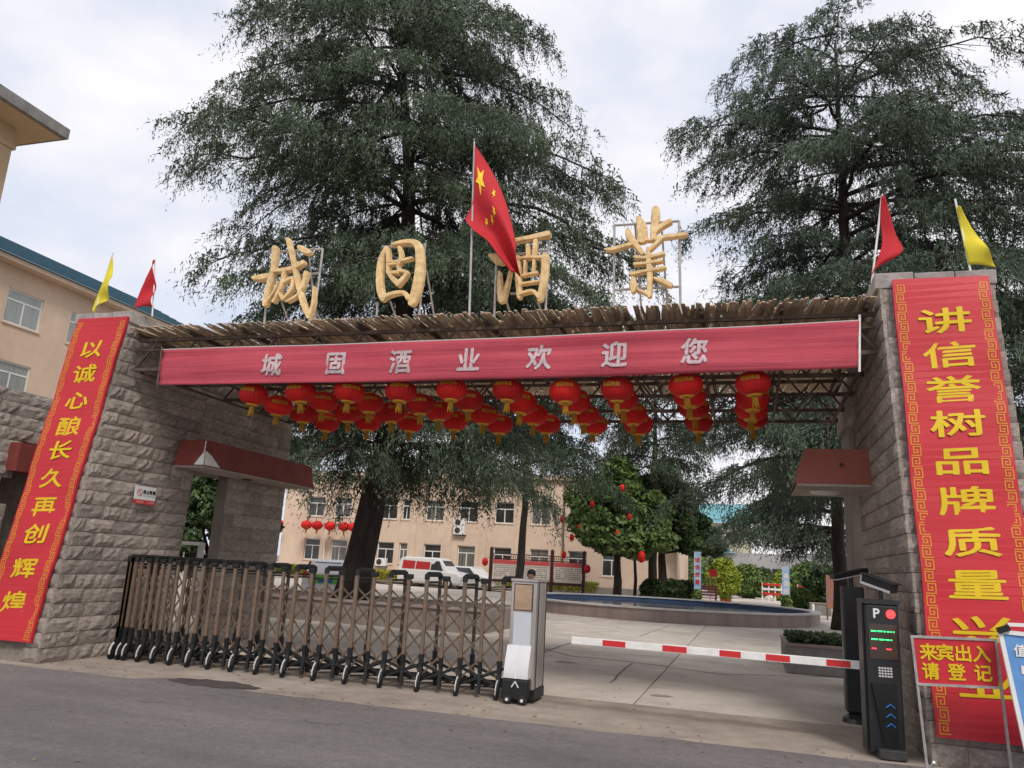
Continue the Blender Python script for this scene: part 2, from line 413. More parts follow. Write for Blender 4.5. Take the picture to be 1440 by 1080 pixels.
lf = []
for k in range(420):
    x = random.uniform(-12, 4); y = random.choice((random.gauss(YR + .1, .35), random.uniform(4, 22))); z = .007 if y < 10.75 else .004; a = random.uniform(0, PI); s_ = random.uniform(.012, .035)
    c_, d_ = math.cos(a) * s_, math.sin(a) * s_
    lf += [(x - c_, y - d_, z), (x + d_ * .4, y - c_ * .4, z + .006), (x + c_, y + d_, z + .002), (x - d_ * .4, y + c_ * .4, z + .008)]
o = npmesh('fallen_leaves', np.array(lf), 4, mat('dry_leaf', (.16, .11, .05), .8, scale=3, col2=(.30, .24, .14))); tag(o, 'scattered dry leaves and grit on the road and the concrete', 'leaf litter', kind='stuff')
pt_ = MB(); n = 28; c_ = gnd(300, 962)
pts = [(c_.x + .62 * math.cos(2 * PI * k / n) * (1 + .12 * math.sin(k * 1.7)), c_.y + .24 * math.sin(2 * PI * k / n) * (1 + .15 * math.sin(k * 2.3)), .0085) for k in range(n)]
pt_.add(pts, [tuple(range(n))]); o = pt_.obj('asphalt_patch', mat('fresh_asphalt', (.055, .045, .043), .9, scale=2, col2=(.10, .082, .078), bump=.6, bscale=150, grain=(120, .3))); tag(o, 'dark asphalt patch spilling over the edge of the concrete', kind='structure')
for k in range(9):
    x = random.uniform(-8, 2); y = random.uniform(4.5, 8.3) if k < 5 else random.uniform(9.2, 16); rr_ = random.uniform(.05, .15); n = 18; ph = random.uniform(0, 6)
    zz_ = .0075 if y < 9 else .0035
    mb_ = MB().add([(x + rr_ * 1.5 * math.cos(2 * PI * j / n) * (1 + .2 * math.sin(3 * j + ph)), y + rr_ * math.sin(2 * PI * j / n) * (1 + .25 * math.sin(2.1 * j + ph)), zz_) for j in range(n)], [tuple(range(n))])
    o = mb_.obj('oil_stain', mat('oil_stain', (.115, .103, .099), .85, scale=5, col2=(.18, .163, .156), grain=(120, .3)) if y < 9 else mat('damp_stain', (.27, .225, .19), .85, scale=6, col2=(.37, .315, .27), grain=(60, .15))); tag(o, 'dark dried stain on the ground by the gate', kind='structure')
# ================================================================== STONE GATE PIERS
def stone_mesh(seed):
    r = random.Random(seed); nx, nz = 5, 3
    v = []; f = []
    for k in range(nz + 1):
        for i in range(nx + 1):
            x = i / nx - .5; z = k / nz - .5
            e = min(i, nx - i, k, nz - k)
            y = -0.010 if e == 0 else -(0.014 + r.random() * 0.030)
            if 0 < i < nx: x += r.uniform(-.05, .05)
            if 0 < k < nz: z += r.uniform(-.08, .08)
            v.append((x * .988, y, z * .965))
    nf = len(v)
    for k in range(nz + 1):
        for i in range(nx + 1): pass
    for k in range(nz):
        for i in range(nx):
            a = k * (nx + 1) + i; f.append((a, a + 1, a + nx + 2, a + nx + 1))
    ring = [i for i in range(nx + 1)] + [k * (nx + 1) + nx for k in range(1, nz + 1)] + [nz * (nx + 1) + i for i in range(nx - 1, -1, -1)] + [k * (nx + 1) for k in range(nz - 1, 0, -1)]
    b = len(v)
    for q in ring: v.append((v[q][0], 0.03, v[q][2]))
    n = len(ring)
    for q in range(n): f.append((ring[(q + 1) % n], ring[q], b + q, b + (q + 1) % n))
    return mesh('stone', v, f, M_STONE)
STONES = [stone_mesh(100 + i) for i in range(10)]
def lay(parent, face, a0, a1, rot, courses, clen, skip=None, zbase=0.0, name='stone'):
    """face(a, z) -> point on the face; a runs horizontally; rot about Z so that -y faces outward"""
    z = zbase
    for c, ch in enumerate(courses):
        lo, hi = (a0(z), a1(z)) if callable(a0) else (a0, a1)
        a = lo
        first = True
        while a < hi - 1e-3:
            L = random.uniform(*clen)
            if first and c % 2: L *= .55
            first = False
            if hi - (a + L) < clen[0] * .5: L = hi - a
            mid = a + L / 2; zm = z + ch / 2
            if not (skip and skip(mid, zm)):
                p = face(mid, zm)
                put(name, random.choice(STONES), parent, Matrix.Translation(p) @ Matrix.Rotation(rot, 4, 'Z') @ Matrix.Diagonal((L * random.choice((1, -1)) if False else L, random.uniform(.7, 1.25), ch, 1)))
            a += L
        z += ch
PH = 5.18; BAT = 0.47; PY0 = 8.95
def fy(z): return PY0 + BAT * z / PH
NC = 25
courses = [PH * 0.965 / NC] * NC
# left pier
LI = lambda z: -9.30 + 0.15 * z / PH     # inner face x
LO = lambda z: -10.42 + 0.20 * z / PH
LB = 11.45
lp = thing('gate_pier', 'left gate pier of rough grey split stone carrying the slanting red couplet', 'gate pier', (-9.8, 10, 0))
b = MB(); e_ = 0.03
for_z = (0, PH * .965)
v = []
for z in (-0.3, PH * .965):
    v += [(LO(z) + e_, fy(z) + e_, z), (LI(z) - e_, fy(z) + e_, z), (LI(z) - e_, LB, z), (LO(z) + e_, LB, z)]
b.add(v, [(0, 3, 2, 1), (4, 5, 6, 7), (0, 1, 5, 4), (1, 2, 6, 5), (2, 3, 7, 6), (3, 0, 4, 7)])
b.obj('core', M_MORTAR, lp)
def facef(xf): return lambda a, z: Vector((a, fy(z) + 0.02, z))
lay(lp, facef(0), lambda z: LI(z) - 0.30, lambda z: LI(z), 0, courses, (.28, .32))
lay(lp, lambda a, z: Vector((LI(z) - 0.02, a, z)), lambda z: fy(z), lambda z: LB, PI / 2, courses, (.30, .62))
cp = MB().box((-0.5, 0, 0), (0.5, 1, 0.19))
def capstones(parent, x0, x1, ly, back, n, side):
    for i in range(n):
        a = x0 + (x1 - x0) * i / n; b2 = x0 + (x1 - x0) * (i + 1) / n
        m = MB().box((a + .004, ly, PH * .965 + .004), (b2 - .004, ly + .5, PH + random.uniform(-.01, .012)))
        m.obj('cap_stone', M_CAPST, parent, bevel=.012)
    ny = 5; y0 = ly + .506
    for i in range(ny):
        a = y0 + (back - y0) * i / ny; b2 = y0 + (back - y0) * (i + 1) / ny
        MB().box((x0 + .004, a + .004, PH * .965 + .004), (x1 - .004, b2 - .004, PH + random.uniform(-.01, .01))).obj('cap_stone', M_CAPST, parent, bevel=.012)
capstones(lp, -10.24, -9.13, fy(PH) - .03, LB, 3, 1)
# right pier
RI = lambda z: 1.65 - 0.18 * z / PH
RO = lambda z: 2.86 - 0.20 * z / PH
RB = 12.6
rp = thing('gate_pier', 'right gate pier of rough grey split stone carrying the upright red couplet', 'gate pier', (2.2, 10, 0))
b = MB(); v = []
for z in (-0.3, PH * .965):
    v += [(RI(z) + e_, fy(z) + e_, z), (RO(z) - e_, fy(z) + e_, z), (RO(z) - e_, RB, z), (RI(z) + e_, RB, z)]
b.add(v, [(0, 3, 2, 1), (4, 5, 6, 7), (0, 1, 5, 4), (1, 2, 6, 5), (2, 3, 7, 6), (3, 0, 4, 7)])
b.obj('core', M_MORTAR, rp)
lay(rp, facef(0), lambda z: RI(z), lambda z: RI(z) + .28 if .3 < z < 4.9 else RO(z), 0, courses, (.26, .34))
lay(rp, facef(0), lambda z: RO(z) - .24, lambda z: RO(z), 0, courses, (.24, .26), skip=lambda a, z: z <= .32 or z > 4.92)
lay(rp, lambda a, z: Vector((RI(z) + 0.02, a, z)), lambda z: fy(z), lambda z: RB, -PI / 2, courses, (.32, .62))
capstones(rp, 1.44, 2.70, fy(PH) - .03, RB, 3, 1)

# walls behind the piers
wl = thing('gatehouse_wall', 'dark stained wall of the left gatehouse behind the sliding gate, under the maroon canopy', 'wall', (-9.8, 13, 0))
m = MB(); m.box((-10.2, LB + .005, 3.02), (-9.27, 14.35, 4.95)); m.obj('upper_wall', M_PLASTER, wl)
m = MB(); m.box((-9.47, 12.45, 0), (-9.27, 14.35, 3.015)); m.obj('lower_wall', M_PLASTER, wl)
GW = lambda a, z: Vector((-9.255, a, z))
lay(wl, GW, 11.47, 14.35, PI / 2, [.2275] * 8, (.32, .62), zbase=3.03)
lay(wl, GW, 12.46, 14.35, PI / 2, [.2275] * 13, (.32, .62), zbase=.03)
wr = thing('gatehouse_column', 'brown stained column standing behind the right pier', 'column', (1.9, 14, 0))
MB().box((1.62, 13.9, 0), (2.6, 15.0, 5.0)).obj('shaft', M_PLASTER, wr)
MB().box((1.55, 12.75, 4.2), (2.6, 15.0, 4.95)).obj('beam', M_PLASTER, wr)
# pale window jamb seen in the opening
ww = thing('window_frame', 'pale window frame standing in the opening beside the left pier', 'window', (-9.6, 12.2, 0))
MB().box((-9.62, 11.62, 0.9), (-9.52, 11.70, 3.0)).obj('jamb', M_WHITE, ww)
MB().box((-9.62, 12.34, 0.9), (-9.52, 12.41, 1.75)).obj('jamb', M_WHITE, ww)
MB().box((-9.62, 11.705, 1.70), (-9.52, 12.335, 1.76)).obj('sill', M_WHITE, ww)

# far-left stone wall
sw = thing('stone_wall', 'rough grey stone wall at the left edge, with a small maroon canopy over its opening', 'wall', (-13, 10, 0))
SX = -12.5
MB().box((SX - .8, 8.2, 0), (SX - .035, 10.6, 4.24)).obj('core', M_MORTAR, sw)
MB().box((SX - .8, 10.6, 3.35), (SX - .035, 13.6, 4.24)).obj('lintel_core', M_MORTAR, sw)
MB().box((SX - .8, 12.6, 0), (SX - .035, 13.6, 3.35)).obj('jamb_core', M_MORTAR, sw)
MB().box((SX - .8, 10.61, 0), (SX - .45, 12.59, 3.34)).obj('recess', M_MORTAR, sw)
lay(sw, lambda a, z: Vector((SX - .02, a, z)), 8.2, 13.6, PI / 2, [4.24 / 19] * 19, (.32, .6), skip=lambda a, z: 10.7 < a < 12.55 and z < 3.33)
MB().box((SX - .3, 10.62, 2.8), (SX + .25, 12.5, 3.3)).obj('canopy_fascia', M_AWN, sw)

# canopies on the piers
aw = thing('door_canopy', 'maroon boxed canopy with a torn white corner on the left gatehouse wall', 'canopy', (-9.2, 11.3, 2.9))
xa, xb, ya, yb = -9.16, -8.55, 10.83, 14.3
v = [(xa, ya + .10, 3.42), (xb - .10, ya + .10, 3.42), (xb - .10, yb, 3.42), (xa, yb, 3.42), (xa, ya, 2.98), (xb, ya, 2.98), (xb, yb, 2.98), (xa, yb, 2.98)]
m = MB().add(v, [(0, 1, 2, 3), (0, 4, 5, 1), (1, 5, 6, 2), (2, 6, 7, 3), (0, 3, 7, 4)]); m.obj('fascia', M_AWN, aw)
MB().box((xa, ya + .02, 2.95), (xb - .02, yb - .02, 2.979)).obj('soffit', M_SOFF, aw)
q = .004
def fpt(x, z):  # front fascia plane
    t = (z - 2.98) / .44; return Vector((x, ya + .10 * t - q, z))
def spt(y, z):
    t = (z - 2.98) / .44; return Vector((xb - .10 * t + q, y, z))
m = MB().add([fpt(xb - .20, 2.99), fpt(xb - .01, 2.99), fpt(xb - .055, 3.21), fpt(xb - .085, 3.40), fpt(xb - .105, 3.40), fpt(xb - .075, 3.21)], [(0, 1, 2, 5), (5, 2, 3, 4)])
m.add([spt(ya + .005, 2.99), spt(ya + .42, 2.99), spt(ya + .22, 3.16), spt(ya + .06, 3.24)], [(0, 1, 2, 3)])
m.obj('bare_patch', M_WHITE, aw)
MB().lathe([(.10, 0), (.10, .012)], (0, 0, 0), 16, Matrix.Translation((-8.95, 12.6, 2.935))).obj('ceiling_lamp', M_DARKM, aw)
ar = thing('door_canopy', 'faded red slanting canopy fixed to the inner side of the right pier', 'canopy', (1.3, 11.3, 2.9))
t0 = atY(1132, 631, 11.2); t1 = atY(1118, 680, 11.2)
xa, xb = 1.60, t1.x; zt, zb = t0.z, t1.z; ye = 12.55
ya = 11.15
v = [(xa, ya + .06, zt), (t0.x, ya + .06, zt), (t0.x, ye, zt), (xa, ye, zt), (xa, ya, zb), (xb, ya, zb), (xb, ye, zb), (xa, ye, zb)]
MB().add(v, [(0, 3, 2, 1), (0, 1, 5, 4), (1, 2, 6, 5), (2, 3, 7, 6), (0, 4, 7, 3)]).obj('fascia', M_AWNR, ar)
MB().box((xb + .02, ya + .01, zb - .03), (xa, ye - .01, zb - .001)).obj('soffit', M_SOFF, ar)
MB().lathe([(.2, 0), (.17, -.03)], (1.03, 11.9, zb - .031), 20).obj('ceiling_lamp', M_WHITE, ar)
MB().tube([(1.19, ya - .03, zb + .26), (1.19, ya + .1, zb + .26)], .022, 10).obj('bolt', M_DARKM, ar)

# no smoking plate
p0 = atX(215, 690, -9.24); p1 = atX(181, 716, -9.24)
sg = thing('no_smoking_sign', 'small white and red no smoking plate on the stone side of the left pier', 'sign', (p1.x, p1.y, p1.z))
ys, ye_ = p1.y, p0.y; zs, ze = 2.28, 2.56
xs = -9.17
MB().box((xs - .012, ys, zs + .07), (xs, ye_, ze)).obj('plate', M_WHITE, sg)
MB().box((xs - .012, ys, zs), (xs, ye_, zs + .068)).obj('red_band', M_REDP, sg)
rm = MB(); cyy, czz, rr = ys + .10, (zs + .07 + ze) / 2, .058
for k in range(20):
    a0, a1 = 2 * PI * k / 20, 2 * PI * (k + 1) / 20
    rm.add([(xs + .002, cyy + r_ * math.cos(a), czz + r_ * math.sin(a)) for a, r_ in ((a0, rr), (a1, rr), (a1, rr * .8), (a0, rr * .8))], [(0, 1, 2, 3)])
rm.bar((xs + .003, cyy - .04, czz + .04), (xs + .003, cyy + .04, czz - .04), .004, .012)
rm.obj('prohibition_ring', M_REDP, sg)
tx = MB()
tw = (ye_ - cyy - .08) / 4
for i, ch in enumerate('禁止吸烟'): char_mb(tx, ch, lambda x, y, d: Vector((xs + .002 + d, x, y)), cyy + .10 + tw * i, czz + .02, tw * .95, tw * .95, .02)
for i, ch in enumerate('NO SMOKING'): char_mb(tx, ch, lambda x, y, d: Vector((xs + .002 + d, x, y)), cyy + .09 + .025 * i, czz - .045, .03, .03)
tx.obj('lettering', M_BLACK, sg)
tx = MB()
for i, ch in enumerate('消防安全 人人有责'): char_mb(tx, ch, lambda x, y, d: Vector((xs + .002 + d, x, y)), ys + .06 + (ye_ - ys - .1) / 8 * i, zs + .034, .036, .036)
tx.obj('band_lettering', M_WHITE, sg)

# ================================================================== VERTICAL COUPLETS
def couplet(label, x0f, x1f, z0, z1, text, zc, size, group):
    """x0f,x1f: left and right edge as function of z ; printed sheet on a thin board"""
    r = thing('couplet_banner', label, 'banner', ((x0f(z0) + x1f(z0)) / 2, fy(z0) - .05, z0), group=group)
    P = lambda x, z, d: Vector((x + .006 * math.sin(z * 3.3 + x0f(0)), fy(z) - .066 - d + .008 * math.sin(z * 4.1 + x * 2) + .005 * math.sin(z * 9.7 - x * 4), z))
    m = MB(); n = 60; v = []
    for i in range(n + 1):
        z = z0 + (z1 - z0) * i / n
        for x in (x0f(z), x1f(z)):
            v += [P(x, z, .012 ), P(x, z, -.03)]
    f = []
    for i in range(n):
        a = i * 4; f += [(a, a + 2, a + 6, a + 4), (a + 1, a + 5, a + 7, a + 3), (a, a + 4, a + 5, a + 1), (a + 2, a + 3, a + 7, a + 6)]
    f += [(0, 1, 3, 2), (n * 4, n * 4 + 2, n * 4 + 3, n * 4 + 1)]
    m.add(v, f); m.obj('sheet', M_RED, r)
    # key fret border
    bw = .098; uh = .118; t = .011; bms = {True: MB(), False: MB()}
    def rect(xa_, za_, xb_, zb_, left):
        q_ = []
        for (x, z) in ((xa_, za_), (xb_, za_), (xb_, zb_), (xa_, zb_)):
            X_ = x0f(z) + .025 + x if left else x1f(z) - .025 - bw + x
            q_.append(P(X_, z, .0145))
        bms[left].add(q_, [(0, 1, 2, 3)])
    nu = int((z1 - z0 - .06) / uh)
    for left in (True, False):
        for k in range(nu):
            zz = z0 + .03 + k * uh; g_ = .012
            rect(0, zz, bw, zz + t, left)                              # step
            rect(0, zz + t, t, zz + uh - g_, left) if k % 2 == 0 else rect(bw - t, zz + t, bw, zz + uh - g_, left)
            s_ = (lambda a, b: (a, b)) if k % 2 == 0 else (lambda a, b: (bw - b, bw - a))
            a, b_ = s_(t, bw - .018); rect(a, zz + uh - g_ - t, b_, zz + uh - g_, left)
            a, b_ = s_(bw - .018 - t, bw - .018); rect(a, zz + .03, b_, zz + uh - g_ - t, left)
            a, b_ = s_(.03, bw - .018 - t); rect(a, zz + .03, b_, zz + .03 + t, left)
            a, b_ = s_(.03, .03 + t); rect(a, zz + .03 + t, b_, zz + .072, left)
            a, b_ = s_(.03 + t, .055); rect(a, zz + .072 - t, b_, zz + .072, left)
    bms[True].obj('key_border', M_GOLDLINE, r); bms[False].obj('key_border', M_GOLDLINE, r)
    for ch, z in zip(text, zc):
        c = MB(); xc = (x0f(z) + x1f(z)) / 2
        char_mb(c, ch, lambda x, y, d: P(x + (x0f(y) - x0f(z)), y, .0145 + d), xc, z, size[0], size[1], .020, style='clerical')
        c.obj('character', M_GOLD, r)
    return r
fxL0 = lambda z: -10.40 + .30 * z / 5.1; fxL1 = lambda z: fxL0(z) + .955
zc = [atY(140, 494, 9.40).z, atY(128, 528, 9.36).z, atY(113, 565, 9.32).z, atY(100, 601, 9.28).z, atY(84, 634, 9.24).z, atY(74, 673, 9.2).z, atY(60, 713, 9.15).z, atY(47, 750, 9.1).z, atY(28, 798, 9.05).z, atY(16, 845, 9.0).z]
couplet('red couplet banner on the left pier with ten yellow clerical characters and gold key borders', fxL0, fxL1, .27, 5.08, '以诚心酿长久再创辉煌', zc, (.44, .30), 'red couplets on the gate piers')
fxR0 = lambda z: 1.70 - .08 * z / 5.1; fxR1 = lambda z: fxR0(z) + .985
zr = [atY(1320, 454, 9.36).z, atY(1330, 501, 9.32).z, atY(1335, 549, 9.28).z, atY(1342, 597, 9.25).z, atY(1350, 650, 9.2).z, atY(1358, 705, 9.15).z, atY(1366, 762, 9.1).z, atY(1372, 822, 9.06).z, atY(1380, 888, 9.0).z, atY(1390, 960, 8.97).z]
couplet('red couplet banner on the right pier, half covered at its foot by the visitor notice', fxR0, fxR1, .27, 5.08, '讲信誉树品牌质量兴业', zr, (.555, .31), 'red couplets on the gate piers')

# ================================================================== ROOF OVER THE GATE
RX0, RX1 = -9.12, 1.46
RY0, RY1 = 9.55, 14.0
ZB, ZT = 4.30, 4.77
rf = thing('gate_roof', 'flat open roof of weathered reed slats on a rusty steel truss above the gateway', 'roof', (-3.8, 11.5, 4.3))
for i, y in enumerate([RY0 + .08, 10.7, 11.85, 13.0, RY1 - .05]):
    MB().bar((RX0, y, ZT), (RX1, y, ZT), .05, .05).obj('top_chord', M_RUST, rf)
    MB().bar((RX0, y, ZB), (RX1, y, ZB), .05, .05).obj('bottom_chord', M_RUST, rf)
    if i == 0: MB().bar((RX0, y - .003, 4.61), (RX1, y - .003, 4.61), .035, .035).obj('middle_rail', M_RUST, rf)
    n = 15
    for k in range(n):
        a = RX0 + (RX1 - RX0) * k / n; c = RX0 + (RX1 - RX0) * (k + 1) / n
        MB().bar((a, y, ZB + .02), ((a + c) / 2, y, ZT - .03), .028).obj('web_bar', M_RUST, rf)
        MB().bar((c, y, ZB + .02), ((a + c) / 2 + .03, y, ZT - .03), .028).obj('web_bar', M_RUST, rf)
for k in range(12):
    x = RX0 + .1 + (RX1 - RX0 - .2) * k / 11
    MB().bar((x, RY0 - .1, ZT + .05), (x, RY1, ZT + .05), .045, .04).obj('purlin', M_RUST, rf)
    MB().bar((x, RY0 + .1, ZB - .045), (x, RY1 - .05, ZB - .045), .035, .035).obj('cross_tie', M_RUST, rf)
# slats
sm = []
for s in range(6):
    r = random.Random(s); L = 1.3; w = .036 + .006 * s
    v = []; n = 5
    for i in range(n + 1):
        t = i / n; y = -L / 2 + L * t; off = r.uniform(-.006, .006); dz = r.uniform(-.004, .004); ww_ = w * (1 if 0 < i < n else .75)
        v += [(-ww_ / 2 + off, y, dz), (ww_ / 2 + off, y, dz + r.uniform(-.004, .004)), (ww_ / 2 + off, y, dz + .009), (-ww_ / 2 + off, y, dz + .009)]
    f = [(0, 1, 2, 3), (n * 4 + 3, n * 4 + 2, n * 4 + 1, n * 4)]
    for i in range(n):
        a = i * 4
        for k in range(4): f.append((a + k, a + 4 + k, a + 4 + (k + 1) % 4, a + (k + 1) % 4))
    sm.append(mesh('slat', v, f, M_SLAT))
cnt = 0; st = MB()
def slatrow(y, z, nn, asobj, jit=1.0, tilt=0.0, key=0):
    for i in range(nn):
        x = RX0 + (RX1 - RX0) * (i + .5) / nn + random.uniform(-.015, .015)
        if random.random() < .015: continue
        M = Matrix.Translation((x, y + random.gauss(0, .016), z + random.uniform(0, .022))) @ Matrix.Rotation(random.gauss(0.06, .07) * jit, 4, 'Z') @ Matrix.Rotation(tilt + random.gauss(0, .006), 4, 'X') @ Matrix.Rotation(random.gauss(0, .15), 4, 'Y')
        me = random.choice(sm)
        if asobj: put('slat', me, rf, M)
        else: st.add([M @ v_.co for v_ in me.vertices], [tuple(p.vertices) for p in me.polygons])
slatrow(RY0 + .36, ZT + .085, 205, True, .8)
slatrow(RY0 + .80, ZT + .115, 90, True); slatrow(RY0 + .50, ZT + .10, 150, False, 1.6)
for k, y in enumerate((10.9, 11.9, 12.95, 13.6)):
    slatrow(y, ZT + .085 + .02 * (k % 2), 190, False, 1.5)
    slatrow(y + .4, ZT + .125, 110, False, 3)
o = st.obj('slat_layer', M_SLAT, rf); o['kind'] = 'stuff'

# ---- welcome banner
BY = 9.42
c00 = atY(222, 541, BY); c01 = atY(228, 492, BY); c10 = atY(1207, 517, BY); c11 = atY(1208, 452, BY)
def bsurf(u, v, d=0.0):
    p = c00.lerp(c10, u).lerp(c01.lerp(c11, u), v)
    y = .012 * math.sin(u * 21 + v * 2) + .010 * math.sin(v * 9 + u * 3) + .006 * math.sin(v * 17 - u * 6)
    sag = -.035 * math.sin(PI * u)
    return Vector((p.x, BY + y - d, p.z + sag))
wb = thing('welcome_banner', 'long pinkish red cloth banner with white welcome lettering stretched under the roof', 'banner', (c00.x, BY, c00.z))
surf_obj('cloth', lambda u, v: bsurf(u, v), 120, 14, M_CLOTH, wb, .004)
bl = (c10 - c00).length; bh = (c01 - c00).length
for ch, px in zip('城固酒业欢迎您', (384, 472, 563, 659, 757, 863, 975)):
    xw = atY(px, 512, BY).x; u0 = (xw - c00.x) / (c10.x - c00.x)
    c = MB(); s = .335
    char_mb(c, ch, lambda x, y, d: bsurf(u0 + x / bl, .5 + y / bh, .011 + d), 0, 0, s, s * 1.02, .030)
    c.obj('character', M_LETW, wb)
MB().tube([c11 + Vector((.01, 0, .08)), c10 + Vector((.01, 0, -.05))], .014, 8).obj('end_pole', M_WPAINT, wb)
MB().tube([c01 + Vector((-.01, 0, .05)), c00 + Vector((-.01, 0, -.03))], .012, 8).obj('end_pole', M_RUST, wb)
MB().tube([bsurf(k / 30, 1.0) + Vector((0, 0, .006)) for k in range(31)], .006, 5).obj('rope', M_WPAINT, wb)

# ================================================================== LANTERNS
def make_lantern():
    r = thing('lantern', 'x', 'lantern', (0, 0, 0), group='rows of red lanterns hanging under the gate roof')
    n = 24; v = []; f = []; st_ = 12
    for i in range(st_ + 1):
        a = -PI / 2 + PI * i / st_
        rad = .235 * math.cos(a) ** .72 if abs(math.cos(a)) > 1e-6 else 0; z = .165 * math.sin(a)
        rad = max(rad, .075)
        for k in range(n * 2):
            th = PI * k / n; rr = rad * (1.0 if k % 2 else .972)
            v.append((rr * math.cos(th), rr * math.sin(th), z))
    N = n * 2
    for i in range(st_):
        for k in range(N): f.append((i * N + k, i * N + (k + 1) % N, (i + 1) * N + (k + 1) % N, (i + 1) * N + k))
    put('shade', mesh('shade', v, f, M_LANT), r)
    MB().lathe([(.07, -.180), (.10, -.168), (.105, -.150), (.08, -.155)], n=20).obj('bottom_collar', M_LANTG, r)
    MB().lathe([(.08, .15), (.10, .150), (.085, .165), (.065, .18)], n=20).obj('top_collar', M_LANTG, r)
    MB().tube([(0, 0, .17), (0, 0, .42)], .006, 6).obj('hanging_wire', M_DARKM, r)
    t = MB().lathe([(.012, -.27), (.012, -.17)], n=6)
    for k in range(16):
        a = k * 2 * PI / 16; t.tube([(.028 * math.cos(a), .028 * math.sin(a), -.19), (.042 * math.cos(a), .042 * math.sin(a), -.30 - .02 * (k % 3))], [.009, .005], 4)
    t.obj('tassel', M_TASS, r)
    c = MB()
    for i, ch in enumerate('城固特曲'):
        def fn(x, y, d, i=i):
            rad = .237 * max(0.1, math.sqrt(max(0, 1 - (y / .165) ** 2))) ** .72 + .004 + d; th = -PI / 2 + x / .235 + .35
            return Vector((rad * math.cos(th), rad * math.sin(th), y))
        char_mb(c, ch, fn, -.10 + .068 * i, .045, .068, .068, .02)
    c.obj('lettering', M_LANTG, r)
    return r
lan0 = make_lantern()
fx = [-6.62, -5.86, -5.14, -4.40, -3.68, -2.94, -2.22, -1.56, -.72, -.02]
rowsY = [(9.75, 0.0), (10.4, 0), (11.15, 0), (11.9, 0)]
rown = ['front', 'second', 'third', 'rearmost']
first = True
for ri, (ly, dz) in enumerate(rowsY):
    for i, px in enumerate((356, 423, 490, 563, 635, 714, 793, 867, 966, 1058)):
        p = atY(px, 563 if i < 8 else 551, 9.75)
        M = Matrix.Translation((p.x + random.uniform(-.02, .02) , ly, 3.92 + random.uniform(-.03, .03) + (0.04 if i > 7 else 0) - .01 * ri)) @ Matrix.Rotation(random.uniform(-.5, .5) + (-.2 if ri == 0 else 0), 4, 'Z') @ Matrix.Rotation(random.uniform(-.09, .09), 4, 'X') @ Matrix.Rotation(random.uniform(-.09, .09), 4, 'Y') @ Matrix.Diagonal((random.uniform(.88, .97), random.uniform(.88, .97), random.uniform(.88, 1.0), 1))
        o = copy_tree(lan0, M)
        end = 'the left pier' if i < 5 else 'the right pier'
        idx = i if i < 5 else 9 - i
        o['label'] = 'red ribbed lantern, %s from %s in the %s row' % (ORD[idx], end, rown[ri])
for ch in list(lan0.children): bpy.data.objects.remove(ch)
bpy.data.objects.remove(lan0)

# ================================================================== GOLD CHARACTERS
def stroke(mb, pts, CY_, off, depth=.10, n=6):
    """pts: (px,py,width px); smooth brush stroke with bevelled face"""
    P = [atY(a, b, CY_) for a, b, _ in pts]; Wd = [w * CY_ / F * 1.10 / 2 for _, _, w in pts]
    # subdivide (catmull)
    Q = []; QW = []
    m = len(P)
    for i in range(m - 1):
        p0 = P[max(i - 1, 0)]; p1 = P[i]; p2 = P[i + 1]; p3 = P[min(i + 2, m - 1)]
        for k in range(n):
            t = k / n
            Q.append(.5 * ((2 * p1) + (p2 - p0) * t + (2 * p0 - 5 * p1 + 4 * p2 - p3) * t * t + (-p0 + 3 * p1 - 3 * p2 + p3) * t ** 3)); QW.append(Wd[i] * (1 - t) + Wd[i + 1] * t)
    Q.append(P[-1]); QW.append(Wd[-1])
    d0 = (Q[1] - Q[0]).normalized(); d1 = (Q[-1] - Q[-2]).normalized()
    a0 = Q[0]; a1 = Q[-1]; w0, w1 = QW[0], QW[-1]
    Q = [a0 - d0 * w0 * .75, a0 - d0 * w0 * .5] + Q + [a1 + d1 * w1 * .5, a1 + d1 * w1 * .75]
    QW = [w0 * .35, w0 * .8] + QW + [w1 * .8, w1 * .35]
    v = []; N = len(Q)
    for i, p in enumerate(Q):
        d = (Q[min(i + 1, N - 1)] - Q[max(i - 1, 0)]).normalized(); s = Vector((-d.z, 0, d.x))
        w = QW[i]
        v += [p + s * w, p + s * w, p + s * w * .72, p - s * w * .72, p - s * w, p - s * w]
        for k, dy in zip(range(-6, 0), (depth / 2, -depth / 2 + .03, -depth / 2, -depth / 2, -depth / 2 + .03, depth / 2)): v[k] = Vector((v[k].x, CY_ + dy + off, v[k].z))
    f = []
    for i in range(N - 1):
        a = i * 6
        for k in range(5): f.append((a + k, a + 6 + k, a + 7 + k, a + k + 1))
        f.append((a + 5, a + 11, a + 6, a))
    f.append(tuple(range(5, -1, -1))); f.append(tuple((N - 1) * 6 + k for k in range(6)))
    mb.add(v, f)
GY = 10.0
